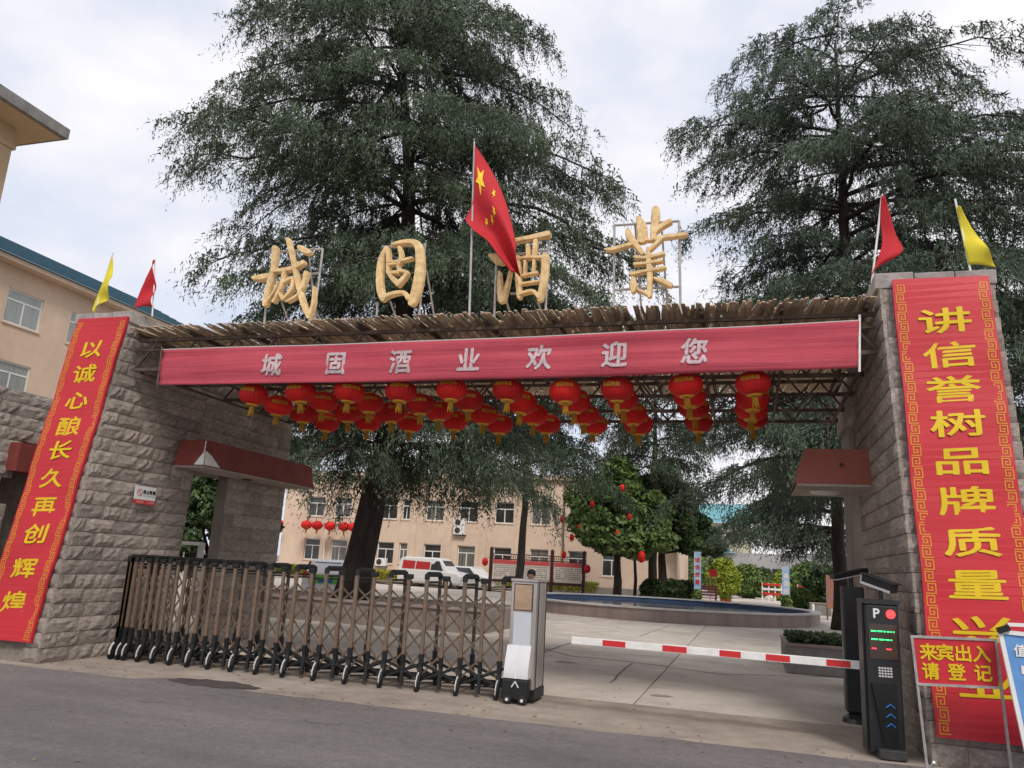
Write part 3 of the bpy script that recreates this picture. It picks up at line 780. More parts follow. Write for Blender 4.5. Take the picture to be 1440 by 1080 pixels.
def goldchar(label, ox, oy, sc, strokes, frame, braces):
    r = thing('gilded_character', label, 'sign', tuple(atY(frame[0][0][0], frame[0][0][1], GY + .1)), group='gold characters standing on the gate roof')
    m = MB()
    for k, s in enumerate(strokes):
        stroke(m, [(ox + a / sc, oy + b / sc, w / sc) for a, b, w in s], GY, -.0025 * k)
    bmx = m.obj('character', M_LETG, r)
    zr_ = ZT + .10
    for pl in frame:
        P_ = [atY(a, b, GY + .09) for a, b in pl]
        if pl[-1][1] > pl[0][1] + 20 and (pl[-1][1] > 430 or True) and abs(pl[-1][0] - pl[0][0]) < 20: P_.append(Vector((P_[-1].x, P_[-1].y, zr_)))
        MB().tube(P_, .018, 6).obj('frame_pipe', M_STEEL, r)
    for (a, b) in braces:
        A_ = atY(a[0], a[1], GY + .12); MB().tube([A_, Vector((A_.x + .08, GY + .6, zr_))], .014, 6).obj('brace', M_STEEL, r)
goldchar('gold calligraphic character nearest the left pier, with a hooked long stroke', 340, 320, 7.2, [
    [(340, 215, 75), (335, 320, 72), (325, 420, 65), (300, 520, 70), (270, 640, 72), (245, 780, 75)],
    [(130, 515, 50), (200, 510, 85), (310, 490, 70)], [(320, 445, 45), (440, 435, 60), (540, 410, 60), (630, 360, 65)],
    [(255, 770, 40), (330, 670, 35), (385, 560, 30)],
    [(440, 460, 50), (410, 600, 55), (335, 755, 45)],
    [(440, 560, 40), (530, 520, 45), (510, 640, 45), (430, 735, 40)],
    [(480, 130, 50), (510, 260, 45), (545, 420, 45), (590, 620, 60), (640, 800, 60), (690, 915, 50)], [(690, 915, 50), (735, 780, 40), (745, 610, 22)],
    [(665, 470, 60), (630, 610, 45), (570, 700, 35), (480, 755, 28)], [(395, 670, 28), (430, 730, 34)],
    [(600, 210, 55), (650, 245, 80), (705, 265, 45)]],
    [[(454, 350), (440, 458)], [(393, 354), (454, 350)], [(416, 388), (450, 384)], [(374, 432), (371, 459)]], [((396, 425), (402, 457)), ((444, 437), (450, 456)), ((434, 355), (430, 452))])
goldchar('gold calligraphic character shaped like a rounded enclosure, second from the left pier', 500, 320, 7.2, [
    [(320, 215, 55), (265, 330, 75), (245, 500, 80), (255, 640, 85), (285, 725, 75)],
    [(380, 180, 30), (470, 155, 50), (580, 150, 60), (640, 200, 90), (655, 350, 100), (645, 500, 115), (615, 650, 115), (575, 765, 95)],
    [(290, 710, 55), (400, 670, 50), (495, 665, 45), (540, 720, 60)],
    [(335, 230, 50), (340, 340, 45), (338, 460, 45)], [(455, 215, 45), (470, 300, 50), (455, 370, 40)], [(340, 355, 36), (430, 352, 36), (580, 318, 36)],
    [(440, 375, 36), (455, 440, 40), (530, 470, 45), (440, 580, 70)], [(345, 470, 40), (400, 540, 60), (440, 575, 60)], [(350, 385, 26), (440, 378, 26)], [(350, 470, 40), (445, 462, 50)]],
    [[(598, 342), (589, 452)], [(538, 347), (550, 347), (596, 345)], [(531, 425), (529, 454)]], [((549, 424), (554, 454)), ((600, 380), (608, 450))])
goldchar('gold calligraphic character partly hidden by the tip of the national flag', 640, 190, 3.856, [
    [(190, 655, 18), (230, 672, 60), (262, 690, 35)], [(243, 748, 18), (245, 830, 32), (255, 895, 48)], [(265, 888, 34), (284, 820, 24), (302, 742, 16)],
    [(332, 575, 30), (410, 560, 30), (505, 540, 42)], [(396, 605, 22), (400, 670, 26)], [(440, 580, 28), (430, 660, 22)],
    [(345, 668, 26), (345, 770, 36), (352, 882, 28)], [(490, 662, 42), (486, 770, 44), (462, 895, 34)], [(350, 676, 20), (400, 668, 20), (485, 668, 22)],
    [(384, 690, 16), (380, 758, 14)], [(432, 688, 18), (427, 758, 14)], [(372, 768, 15), (450, 752, 15)], [(372, 812, 15), (452, 800, 15)], [(362, 866, 22), (425, 852, 20), (460, 885, 26)]],
    [[(772, 332), (767, 441)], [(698, 372), (695, 447)], [(718, 413), (766, 412)], [(708, 360), (770, 352)]], [((711, 420), (711, 444)), ((757, 425), (758, 442))])
goldchar('gold calligraphic character with long spreading strokes, nearest the right pier', 840, 280, 6.75, [
    [(85, 485, 28), (150, 480, 42), (330, 430, 38), (430, 398, 28), (520, 392, 26), (640, 365, 44), (840, 340, 42)],
    [(290, 300, 40), (310, 365, 75), (360, 430, 60), (430, 520, 45)], [(395, 190, 50), (420, 270, 100), (430, 395, 85)], [(555, 105, 70), (552, 190, 80), (530, 370, 55)],
    [(690, 220, 55), (605, 270, 55), (545, 330, 36)], [(600, 390, 45), (500, 490, 38)], [(482, 480, 36), (490, 600, 55), (500, 750, 55), (496, 925, 46)],
    [(360, 560, 32), (470, 565, 32), (630, 525, 38)], [(360, 628, 36), (460, 620, 28), (615, 595, 32)], [(325, 720, 40), (430, 700, 36), (645, 660, 32)],
    [(342, 765, 40), (345, 830, 75), (345, 880, 50)], [(390, 870, 22), (480, 915, 28)], [(545, 762, 18), (620, 790, 55), (700, 828, 46)]],
    [[(864, 317), (863, 436)], [(955, 311), (957, 432)], [(864, 317), (955, 311)], [(863, 408), (957, 403)]], [((930, 313), (931, 375)), ((893, 316), (893, 385)), ((937, 405), (938, 430))])

# ================================================================== FLAGS
def flaggrid(rows, Y, amp, seed):
    rows = [[atY(a, b, Y) for a, b in r_] for r_ in rows]
    nr, ncol = len(rows), len(rows[0])
    def cm(p, t):
        n = len(p) - 1; x = min(max(t, -.2), 1.2) * n; i = min(max(int(x), 0), n - 1); f = x - i
        p0 = p[max(i - 1, 0)]; p1 = p[i]; p2 = p[i + 1]; p3 = p[min(i + 2, n)]
        return .5 * ((2 * p1) + (p2 - p0) * f + (2 * p0 - 5 * p1 + 4 * p2 - p3) * f * f + (-p0 + 3 * p1 - 3 * p2 + p3) * f ** 3)
    def fn(u, v, d=0.0):      # u down the hoist, v along the fly
        q_ = cm([cm(r_, v) for r_ in rows], u)
        return Vector((q_.x, Y + amp * v ** .5 * math.sin(u * 9 + seed + v * 2.5) - .03 * v - d if v > 0 else Y - d, q_.z))
    return fn
nf = thing('national_flag', 'large drooping red flag with yellow stars on a tall pole on the roof', 'flag', tuple(atY(660, 450, 9.95)))
FY = 9.8
MB().tube([Vector((atY(660, 452, FY).x, FY, ZT + .1)), atY(664, 310, FY), atY(667, 199, FY)], [.018, .016, .012], 8).obj('pole', M_STEEL, nf)
MB().lathe([(.001, .03), (.022, .01), (.001, -.012)], tuple(atY(667, 197, FY)), 10).obj('finial', M_STEEL, nf)
ffn = flaggrid([[(668, 204), (690, 238), (709, 280), (722, 325), (728, 350)], [(667, 245), (686, 275), (703, 310), (720, 350), (731, 384)], [(665, 282), (680, 312), (698, 335), (713, 362), (727, 385)], [(654, 309), (668, 326), (688, 342), (701, 360), (723, 388)]], FY - .02, .12, 1.0)
surf_obj('cloth', ffn, 28, 36, M_FLAGR, nf, .002)
def star(mb, u0, v0, ru, rv, rot=0.0):
    pts = []
    for k in range(10):
        a = -PI / 2 + k * PI / 5 + rot; r_ = 1 if k % 2 == 0 else .42
        pts.append(ffn(u0 + ru * r_ * math.sin(a), v0 + rv * r_ * math.cos(a), .010))
    c = ffn(u0, v0, .010)
    mb.add([c] + pts, [(0, 1 + k, 1 + (k + 1) % 10) for k in range(10)])
for (u0, v0, s_) in ((.30, .135, 1.0), (.20, .36, .36), (.36, .42, .36), (.50, .38, .36), (.62, .28, .36)):
    s = MB(); star(s, u0, v0, .155 * s_, .085 * s_, .3); o = s.obj('star', M_STAR, nf)
    md = o.modifiers.new('solid', 'SOLIDIFY'); md.thickness = .012; md.offset = 0
def smallflag(label, pole, rows, m, Y, seed):
    r = thing('corner_flag', label, 'flag', tuple(atY(*pole[0], Y)), group='small flags on the corners of the gate piers')
    MB().tube([atY(*p, Y) for p in pole], .012, 8).obj('pole', M_WPAINT, r)
    surf_obj('cloth', flaggrid(rows, Y - .015, .05, seed), 14, 14, m, r, .002)
smallflag('small yellow flag at the left corner of the left pier', [(131, 446), (145, 400), (159, 355)], [[(158, 358), (158, 375), (157, 392)], [(148, 390), (152, 402), (156, 414)], [(137, 415), (142, 420), (148, 424)], [(129, 437), (135, 440), (139, 434)]], M_FLAGY, 9.6, .3)
smallflag('small red flag at the right corner of the left pier', [(214, 445), (217, 400), (218, 363)], [[(217, 366), (218, 366), (219, 367)], [(206, 390), (214, 392), (219, 395)], [(196, 412), (208, 414), (218, 416)], [(188, 434), (202, 432), (216, 432)]], M_FLAGR, 9.6, 1.3)
smallflag('small red flag at the inner corner of the right pier', [(1226, 398), (1234, 330), (1240, 276)], [[(1239, 277), (1240, 277), (1243, 279)], [(1238, 310), (1249, 315), (1259, 325)], [(1240, 345), (1254, 350), (1268, 356)], [(1224, 390), (1232, 378), (1244, 370)]], M_FLAGR, 9.6, 2.3)
smallflag('small yellow flag at the outer corner of the right pier', [(1366, 388), (1354, 330), (1343, 280)], [[(1345, 292), (1347, 292), (1350, 294)], [(1350, 318), (1364, 322), (1377, 334)], [(1356, 345), (1372, 348), (1390, 358)], [(1362, 372), (1382, 372), (1401, 375)]], M_FLAGY, 9.6, 3.3)

# ================================================================== SLIDING GATE
sgate = thing('sliding_gate', 'folding bronze lattice gate with black feet and a steel motor head', 'gate', (-6, 10.2, 0))
YF, YB = 10.02, 10.50
wpx = [160, 178, 198, 218, 242, 267, 296, 328, 363, 401, 444, 488, 537, 589, 644, 700]
xs_ = [-8.98, -8.86]
for p in wpx:
    b_ = 932 + (p - 160) * (982 - 932) / (704 - 160)
    q_ = ray(p, b_); xs_.append(float(q_[0] / q_[1] * YF))
GT = 1.43
def leg(x, y, gap):
    MB().cbox((x, y, (.40 + GT) / 2), (.048 if y < 10.2 else .038, .036, GT - .40)).obj('upright', M_BRONZE if y < 10.2 else M_BRDARK, sgate)  # front row in lit bronze; rear row's shade is put into a darker copy
    s = 1 if y > 10.2 else -1
    MB().add([(x - .030, y - .024, .46), (x + .030, y - .024, .46), (x + .030, y + .024, .46), (x - .030, y + .024, .46),
              (x - .027, y - .024, .30), (x + .027, y - .024, .30), (x + .027, y + .024, .30), (x - .027, y + .024, .30),
              (x - .026, y - .026 + s * .07, .07), (x + .026, y - .026 + s * .07, .07), (x + .026, y + .026 + s * .07, .07), (x - .026, y + .026 + s * .07, .07)],
             [(0, 1, 2, 3)] + [(a + 4, a + 4 + 1 if k < 3 else a + 4 - 3 + 0, a + 1 if k < 3 else a - 3, a) for k, a in enumerate((0, 1, 2, 3))] + [(a + 8, a + 9 if k < 3 else a + 5, a + 5 if k < 3 else a + 1, a + 4) for k, a in enumerate((0, 1, 2, 3))] + [(11, 10, 9, 8)]).obj('foot', M_BLACK, sgate)
for i, x in enumerate(xs_):
    leg(x, YF, 0); leg(x, YB, 0)
    # arched black cap joining front and rear
    m = MB().tube([(x, YF, GT - .02), (x, YF, GT + .03), (x, YF + .05, GT + .045), (x, YB - .05, GT + .045), (x, YB, GT + .03), (x, YB, GT - .02)], .036, 8); m.obj('top_cap', M_BLACK, sgate)
    m = MB().bar((x, YF + .02, GT - .06), (x, YB - .02, GT - .06), .03, .03).obj('cross_bar', M_BLACK, sgate)
    m = MB().bar((x, YF - .04, .16), (x, YB + .04, .16), .03, .04).obj('axle_bar', M_BLACK, sgate)
    wy = YF - .085
    Mw = Matrix.Translation((x, wy, .052)) @ Matrix.Rotation(PI / 2, 4, 'Y')
    MB().lathe([(.03, -.022), (.05, -.018), (.05, .018), (.03, .022)], n=14, M=Mw).obj('wheel', M_BLACK, sgate)
    a = MB(); pts = [(x, wy - .035, .07), (x, wy - .045, .12), (x + .004, wy - .02, .20), (x + .008, wy + .015, .235)]
    for p_, q_ in zip(pts[:-1], pts[1:]): a.bar(p_, q_, .022, .008, up=(1, 0, 0))
    a.obj('white_strip', M_WPAINT, sgate)
    Mw = Matrix.Translation((x, YB + .085, .052)) @ Matrix.Rotation(PI / 2, 4, 'Y')
    MB().lathe([(.03, -.022), (.05, -.018), (.05, .018), (.03, .022)], n=12, M=Mw).obj('wheel', M_BLACK, sgate)
for i in range(len(xs_) - 1):
    a, b_ = xs_[i], xs_[i + 1]; mid = (a + b_) / 2
    # lattice: slim crossing links, half a bay wide, at three levels
    for h_, (xa_, xb_) in enumerate(((a, mid), (mid, b_))):
        for k, (z0, z1) in enumerate(((.20, .48), (.48, .20), (.48, .76), (.76, .48), (.76, 1.04), (1.04, .76), (1.04, 1.24), (1.24, 1.04))):
            MB().bar((xa_, YF + .03 + .009 * (k % 2), z0), (xb_, YF + .03 + .009 * (k % 2), z1), .010, .024).obj('lattice_bar', M_BRMID, sgate)
    MB().cbox((mid, YF + .012, (.40 + GT) / 2 - .01), (.044, .032, GT - .42)).obj('upright', M_BRONZE, sgate)
    MB().bar((mid, YF + .012, .435), (mid, YF + .03, .30), .05, .042).bar((mid, YF + .03, .302), (mid, YF - .0, .05), .045, .04).obj('foot', M_BLACK, sgate)
    MB().box((mid - .05, YF - .02, GT - .03), (mid + .05, YF + .05, GT + .035)).obj('cap', M_BLACK, sgate, bevel=.012)
    # lower black scissor links
    for y in (YF + .03, YB - .03):
        for k, (z0, z1) in enumerate(((.14, .34), (.34, .14))):
            MB().bar((a, y, z0), (b_, y + .012 * k, z1), .02, .034).obj('bottom_link', M_BLACK, sgate)
    MB().bar((a, YB + .03, .12), (b_, YB + .03, .12), .03, .07).obj('bottom_rail', M_BLACK, sgate)
    for k, (ya_, yb_) in enumerate(((YF + .05, YB - .05), (YB - .05, YF + .05))):
        MB().bar((a, ya_, .10 + .02 * k), (b_, yb_, .10 + .02 * k), .02, .015).obj('bottom_link', M_BLACK, sgate)
        MB().bar((a, ya_, GT - .10 - .02 * k), (b_, yb_, GT - .10 - .02 * k), .014, .014).obj('top_link', M_BLACK, sgate)
# motor head
hx0, hx1 = -2.92, -2.58
hy0, hy1 = 9.93, 10.46
hd = MB().box((hx0, hy0, .16), (hx1, hy1, 1.46)).obj('motor_head', M_STAIN, sgate, bevel=.012)
MB().box((hx0 - .006, hy0 - .012, 1.461), (hx1 + .006, hy1 + .006, 1.49)).obj('head_cap', M_STAIN, hd)
MB().box((hx1 + .001, hy0 + .09, .10), (hx1 + .007, hy0 + .11, 1.45)).obj('side_seam', M_DARKM, hd)
MB().box((hx1 + .001, hy1 - .05, .10), (hx1 + .006, hy1 - .03, 1.45)).obj('side_seam', M_DARKM, hd)
MB().box((hx0 + .04, hy0 - .008, 1.10), (hx1 - .05, hy0 + .01, 1.43)).obj('screen_bezel', M_BLACK, hd)
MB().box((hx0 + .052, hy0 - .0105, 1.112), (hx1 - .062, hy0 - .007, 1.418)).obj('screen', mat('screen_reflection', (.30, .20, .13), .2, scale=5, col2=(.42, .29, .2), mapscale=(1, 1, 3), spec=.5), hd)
MB().box((hx0 + .05, hy0 - .004, .66), (hx1 - .06, hy0 + .01, 1.08)).obj('front_panel', M_PALE, hd)
m = MB(); n = 8; v = []
for i in range(n + 1):
    t = i / n; z = .68 - .38 * t; y = hy0 - .015 - .11 * math.sin(t * PI / 2)
    v += [(hx0 - .01, y, z), (hx1 - .04, y, z)]
v += [(hx0 - .01, hy0 + .02, .68), (hx1 - .04, hy0 + .02, .68), (hx0 - .01, hy0 + .02, .30), (hx1 - .04, hy0 + .02, .30)]
f = [(2 * i, 2 * i + 2, 2 * i + 3, 2 * i + 1) for i in range(n)] + [tuple([2 * i for i in range(n + 1)] + [2 * n + 4, 2 * n + 2]), tuple([2 * i + 1 for i in range(n, -1, -1)] + [2 * n + 3, 2 * n + 5]), (0, 1, 2 * n + 3, 2 * n + 2), (2 * n, 2 * n + 4, 2 * n + 5, 2 * n + 1)]
m.add(v, f).obj('silver_cover', M_SILV, hd)
MB().box((hx0 - .03, hy0 - .14, .05), (hx1 - .03, hy0 + .02, .30)).obj('black_bumper', M_BLACK, hd, bevel=.03)
MB().box((hx0 - .01, hy0 + .03, .04), (hx1 + .01, hy1, .158)).obj('base_skirt', M_BLACK, hd)
e1 = MB(); xc = (hx0 + hx1) / 2 - .02
for k, (dx, z0, z1) in enumerate(((0, .32, .46), )): e1.bar((xc, hy0 - .142, .30), (xc, hy0 - .12, .42), .03, .012, up=(0, 1, 0))
e1.bar((xc, hy0 - .148, .27), (xc - .045, hy0 - .148, .20), .014, .01, up=(0, 1, 0)); e1.bar((xc, hy0 - .1505, .27), (xc + .045, hy0 - .1505, .20), .014, .01, up=(0, 1, 0))
e1.obj('emblem', M_SILV, hd)
for x in (hx0 + .06, hx1 - .09):
    MB().lathe([(.03, -.035), (.055, -.03), (.055, .03), (.03, .035)], n=16, M=Matrix.Translation((x, hy0 - .13, .058)) @ Matrix.Rotation(PI / 2, 4, 'X')).obj('wheel', M_BLACK, hd)
    MB().lathe([(.02, -.01), (.02, .01)], n=12, M=Matrix.Translation((x, hy0 - .17, .058)) @ Matrix.Rotation(PI / 2, 4, 'X')).obj('hub', M_SILV, hd)

# ================================================================== BARRIER AND PARKING MACHINE
mc = thing('parking_terminal', 'black parking terminal with a white P, a red lamp and a small text display', 'parking machine', (1.28, 9.15, 0), math.radians(3))
MT = 1.46
def L3(a, b): return a
Mm = WM[mc.name]
def mbx(a, b): return MB().box(a, b, Mm)
w2 = .155
mbx((-w2, -.11, 0.05), (w2, .2, MT)).obj('cabinet', M_BLACKP, mc, bevel=.015)
mbx((-w2 - .02, -.02, 0.04), (-w2 - .002, .22, MT + .01)).obj('side_panel', M_BLACKP, mc)
mbx((w2 + .002, -.02, 0.04), (w2 + .02, .22, MT + .01)).obj('side_panel', M_BLACKP, mc)
mbx((-w2 - .02, -.13, MT + .011), (w2 + .02, .22, MT + .05)).obj('cap', M_BLACKP, mc)
mbx((-.13, -.118, .93), (.13, -.111, 1.27)).obj('display', mat('display_glass', (.06, .045, .035), .2, var=.2, spec=.5), mc)
rr_ = MB(); M_LED = mat('led_green', (.02, .5, .1), emit=(.05, 1, .25), estr=1.6)
for i, z in enumerate((1.20, 1.12)):
    x = -.11; g_ = MB()
    for L_ in ((.05, .045, .02, .02, .012, .012) if i == 0 else (.06, .05, .035, .012)):
        g_.box((x, -.1215, z - .006), (x + L_, -.119, z + .006), Mm); x += L_ + .012
    g_.obj('green_text', M_LED, mc)
x = -.11; M_LEDR = mat('led_red_text', (.5, .02, .02), emit=(1, .05, .08), estr=1.4)
for L_, gp in ((.045, .09), (.05, .02)):
    MB().box((x, -.1215, 1.024), (x + L_, -.119, 1.036), Mm).obj('red_text', M_LEDR, mc); x += L_ + gp
c = MB(); char_mb(c, 'P', lambda x, y, d: Mm @ Vector((x, -.114 - d, y)), -.05, 1.375, .13, .13, .03); c.obj('parking_letter', M_WHITE, mc)
MB().lathe([(.045, 0), (.040, .012)], n=20, M=Mm @ Matrix.Translation((.085, -.111, 1.372)) @ Matrix.Rotation(PI / 2, 4, 'X')).obj('red_lamp', mat('lamp_red', (.6, .02, .02), emit=(1, .06, .06), estr=1.3), mc)
c = MB()
for i in range(5):
    for j in range(4): c.box((-.055 + i * .027, -.1135, .76 + j * .026), (-.036 + i * .027, -.1105, .776 + j * .026), Mm)
c.obj('speaker_holes', M_SILV, mc)
v = [Mm @ Vector(p) for p in ((-.13, -.111, .70), (.10, -.111, .70), (.09, -.111, .14), (-.04, -.111, .14), (-.13, -.16, .70), (.10, -.16, .70), (.09, -.135, .12), (-.04, -.135, .12))]
MB().add(v, [(0, 1, 2, 3), (4, 7, 6, 5), (0, 4, 5, 1), (1, 5, 6, 2), (2, 6, 7, 3), (3, 7, 4, 0)]).obj('front_cover', M_BLACK, mc)
cv = MB()
for z in (.30, .39, .48):
    yv = -.137 - (z - .12) / .58 * .025 - .004
    for s in (-1, 1): cv.bar(Mm @ Vector((.03, yv - .001 * s, z + .035)), Mm @ Vector((.03 + s * .04, yv - .001 * s, z)), .005, .014, up=(0, 1, 0))
cv.obj('arrow', mat('arrow_blue', (.02, .12, .4), emit=(.05, .25, .8), estr=.35), mc)
mbx((-.10, -.22, 0.01), (.15, .02, .10)).obj('foot_step', M_DARKM, mc, bevel=.01)
# camera on the terminal
cm = thing('number_plate_camera', 'black box camera with pale lens hood tilted down on top of the parking terminal', 'camera', tuple(Mm @ Vector((0, .05, MT + .05))))
Mc = Mm @ Matrix.Translation((.03, .02, MT + .20)) @ Matrix.Rotation(math.radians(-52), 4, 'Z') @ Matrix.Rotation(math.radians(14), 4, 'Y')
MB().box((-.20, -.055, -.04), (.17, .055, .05), Mc).obj('housing', M_BLACKP, cm, bevel=.01)
MB().box((-.235, -.07, .052), (.19, .07, .062), Mc).obj('sun_hood', M_BLACKP, cm)
MB().box((-.215, -.055, -.04), (-.202, .055, .05), Mc).obj('lens_frame', M_SILV, cm)
MB().box((-.2, -.0585, -.045), (.17, -.0565, -.02), Mc).obj('trim', M_SILV, cm)
MB().lathe([(.028, 0), (.022, .008)], n=14, M=Mc @ Matrix.Translation((-.216, 0, 0)) @ Matrix.Rotation(-PI / 2, 4, 'Y')).obj('lens', M_BLACKP, cm)
MB().tube([Mm @ Vector((.03, .03, MT + .05)), Mm @ Vector((.03, .03, MT + .16))], .02, 8).obj('stalk', M_BLACKP, cm)
# barrier post + arm
bp = gnd(1205, 1016)
bpo = thing('barrier_post', 'plain black barrier post standing behind the parking terminal', 'barrier post', (bp.x, bp.y, 0))
MB().box((bp.x - .12, bp.y - .1, .12), (bp.x + .14, bp.y + .16, 1.62)).obj('cabinet', M_BLACKP, bpo, bevel=.02)
MB().lathe([(.17, 0), (.16, .05), (.06, .12)], (bp.x, bp.y, 0), 18).obj('base_plate', M_BLACKP, bpo)
c2 = thing('number_plate_camera', 'grey long camera with a white underside on top of the black barrier post', 'camera', (bp.x, bp.y, 1.62))
Mc = Matrix.Translation((bp.x + .02, bp.y, 1.78)) @ Matrix.Rotation(math.radians(18), 4, 'Z') @ Matrix.Rotation(math.radians(-14), 4, 'Y')
MB().box((-.27, -.07, -.02), (.19, .07, .04), Mc).obj('housing', M_BLACKP, c2, bevel=.008)
MB().box((-.25, -.074, -.034), (.20, .06, -.022), Mc).obj('underside', M_SILV, c2)
MB().box((.192, -.055, -.02), (.202, .055, .035), Mc).obj('end_plate', M_SILV, c2)
MB().tube([(bp.x, bp.y, 1.62), (bp.x, bp.y, 1.76)], .03, 8).obj('stalk', M_BLACKP, c2)
a0 = atY(1216, 936, 9.45); ay = 9.45
q0 = ray(804, 900)
# arm is nearly level: find depth so that height matches
zarm = a0.z
q_ = q0 * ((zarm - H) / q0[2]); a1 = Vector((q_[0], q_[1], zarm + .0))
arm = thing('boom_barrier', 'white barrier arm with red bands reaching from the parking terminal across the entrance', 'barrier', tuple(a0))
d = (a1 - a0); Ln = d.length; d.normalize(); nrm = Vector((-d.y, d.x, 0)).normalized()
if nrm.y > 0: nrm = -nrm
MB().bar(a0 + d * .02, a1, .045, .085).obj('boom', M_WPAINT, arm, bevel=.006)
for pxs in ((1145, 1182), (1060, 1096), (1000, 1028), (932, 962), (848, 876)):
    pass
def on_arm(px):
    # parameter along the arm whose projection has column px
    lo, hi = 0.0, Ln
    for _ in range(40):
        mid = (lo + hi) / 2; p_ = a0 + d * mid; w_ = np.array([p_.x, p_.y, p_.z - H]); c_ = w_[0] * _X + w_[1] * _Y + w_[2] * _u
        if CX + F * c_[0] / -c_[2] > px: lo = mid
        else: hi = mid
    return lo
for p_, q_ in ((1196, 1162), (1111, 1077), (1042, 1012), (966, 932), (880, 848)):
    s0, s1 = on_arm(p_), on_arm(q_); m = MB()
    m.bar(a0 + d * s0, a0 + d * s1, .049, .066); m.obj('red_band', M_REDP, arm)
MB().box((a0.x - .03, a0.y - .02, a0.z - .09), (a0.x + .02, a0.y + .12, a0.z + .10)).obj('arm_clamp', M_SILV, arm)

# ================================================================== VISITOR NOTICE + BLUE BOARD
NY = 8.42
n00 = atY(1291, 962, NY); n10 = atY(1405, 967, NY + .0); n01 = atY(1282, 895, NY); n11 = atY(1400, 900, NY)
nt_ = thing('visitor_notice', 'red notice with yellow writing in a steel frame in front of the right couplet', 'sign', (n00.x, NY, 0))
Pn = lambda u, v, dd=0: (n00.lerp(n10, u)).lerp(n01.lerp(n11, u), v) + Vector((0, -dd, 0))
v = [Pn(0, 0), Pn(1, 0), Pn(1, 1), Pn(0, 1), Pn(0, 0, -.01), Pn(1, 0, -.01), Pn(1, 1, -.01), Pn(0, 1, -.01)]
MB().add(v, [(0, 1, 2, 3), (7, 6, 5, 4), (0, 4, 5, 1), (1, 5, 6, 2), (2, 6, 7, 3), (3, 7, 4, 0)]).obj('panel', M_RED, nt_)
bwid = (n10 - n00).length; bhei = (n01 - n00).length
for row, txt, us in ((.69, '来宾出入', (.18, .38, .60, .82)), (.29, '请登记', (.18, .50, .82))):
    for ch, u_ in zip(txt, us):
        c = MB(); char_mb(c, ch, lambda x, y, dd: Pn(u_ + x / bwid, row + y / bhei, .0035 + dd), 0, 0, .148, .155, .028); c.obj('character', M_GOLD, nt_)
fm = [(Pn(0, 0), Pn(1, 0)), (Pn(0, 1), Pn(1, 1))]
for a, b_ in fm: MB().bar(a + Vector((-.012, 0, 0)), b_ + Vector((.012, 0, 0)), .022, .022).obj('frame_rail', M_STEEL, nt_)
for u_, px in ((0, 1297), (1, 1424)):
    t = Pn(u_, 1) + Vector((0, 0.0, .012)); bq = Vector((Pn(u_, 0).x + (.04 if u_ == 0 else .05), NY + .02, .02))
    MB().bar(t, bq, .022, .022, up=(0, 1, 0)).obj('frame_leg', M_STEEL, nt_)
    MB().bar(bq + Vector((0, -.30, .16)), bq + Vector((0, .0, .0)), .02, .02).obj('foot_strut', M_WPAINT, nt_)
NB = 8.25
bb = thing('blue_notice_board', 'blue poster board in a white frame standing at the right edge', 'notice board', tuple(atY(1440, 1060, NB)))
Pb = lambda x, y, dd=0: atY(x, y, NB) + Vector((0, -dd, 0))
v = [Pb(1406, 888), Pb(1560, 905), Pb(1590, 1150), Pb(1462, 1140)]
MB().add(v + [p + Vector((0, .012, 0)) for p in v], [(3, 2, 1, 0), (4, 5, 6, 7), (0, 1, 5, 4), (1, 2, 6, 5), (2, 3, 7, 6), (3, 0, 4, 7)]).obj('poster', mat('poster_blue', (.05, .16, .45), .4, scale=3, col2=(.16, .36, .66), spec=.5), bb)
for a, b_ in ((v[0], v[1]), (v[1], v[2]), (v[3], v[0])): MB().bar(a, b_, .035, .03, up=(0, 1, 0)).obj('frame_bar', M_WHITE, bb)
MB().bar(Pb(1402, 887, .02), Pb(1418, 882, .02), .05, .05).obj('black_corner', M_BLACK, bb)
MB().bar(Pb(1416, 878, .01), Pb(1560, 884, .01), .03, .03).obj('top_rail', M_WHITE, bb)
c = MB(); char_mb(c, '值', lambda x, y, dd: Vector((x, NB - .004 - dd, y)), atY(1435, 915, NB).x, atY(1435, 915, NB).z, .11, .11, .03); c.obj('character', M_WPAINT, bb)
c = MB()
for k, z in enumerate((atY(1437, 942, NB).z, atY(1440, 962, NB).z)): c.box((atY(1436 + 3 * k, 942, NB).x, NB - .008, z - .035), (atY(1500, 942, NB).x, NB - .005, z + .035))
c.obj('text_block', M_WPAINT, bb)

# ================================================================== BUILDINGS
def wall_mb(m, x0, x1, z0, z1, y, holes, rev=.18):
    xs = sorted({x0, x1, *[h[0] for h in holes], *[h[1] for h in holes]}); zs = sorted({z0, z1, *[h[2] for h in holes], *[h[3] for h in holes]})
    for i in range(len(xs) - 1):
        for k in range(len(zs) - 1):
            xm, zm = (xs[i] + xs[i + 1]) / 2, (zs[k] + zs[k + 1]) / 2
            if any(h[0] < xm < h[1] and h[2] < zm < h[3] for h in holes): continue
            m.add([(xs[i], y, zs[k]), (xs[i + 1], y, zs[k]), (xs[i + 1], y, zs[k + 1]), (xs[i], y, zs[k + 1])], [(0, 1, 2, 3)])
    for a, b, c, d_ in holes:
        m.add([(a, y, c), (b, y, c), (b, y, d_), (a, y, d_), (a, y + rev, c), (b, y + rev, c), (b, y + rev, d_), (a, y + rev, d_)], [(0, 1, 5, 4), (1, 2, 6, 5), (2, 3, 7, 6), (3, 0, 4, 7)])
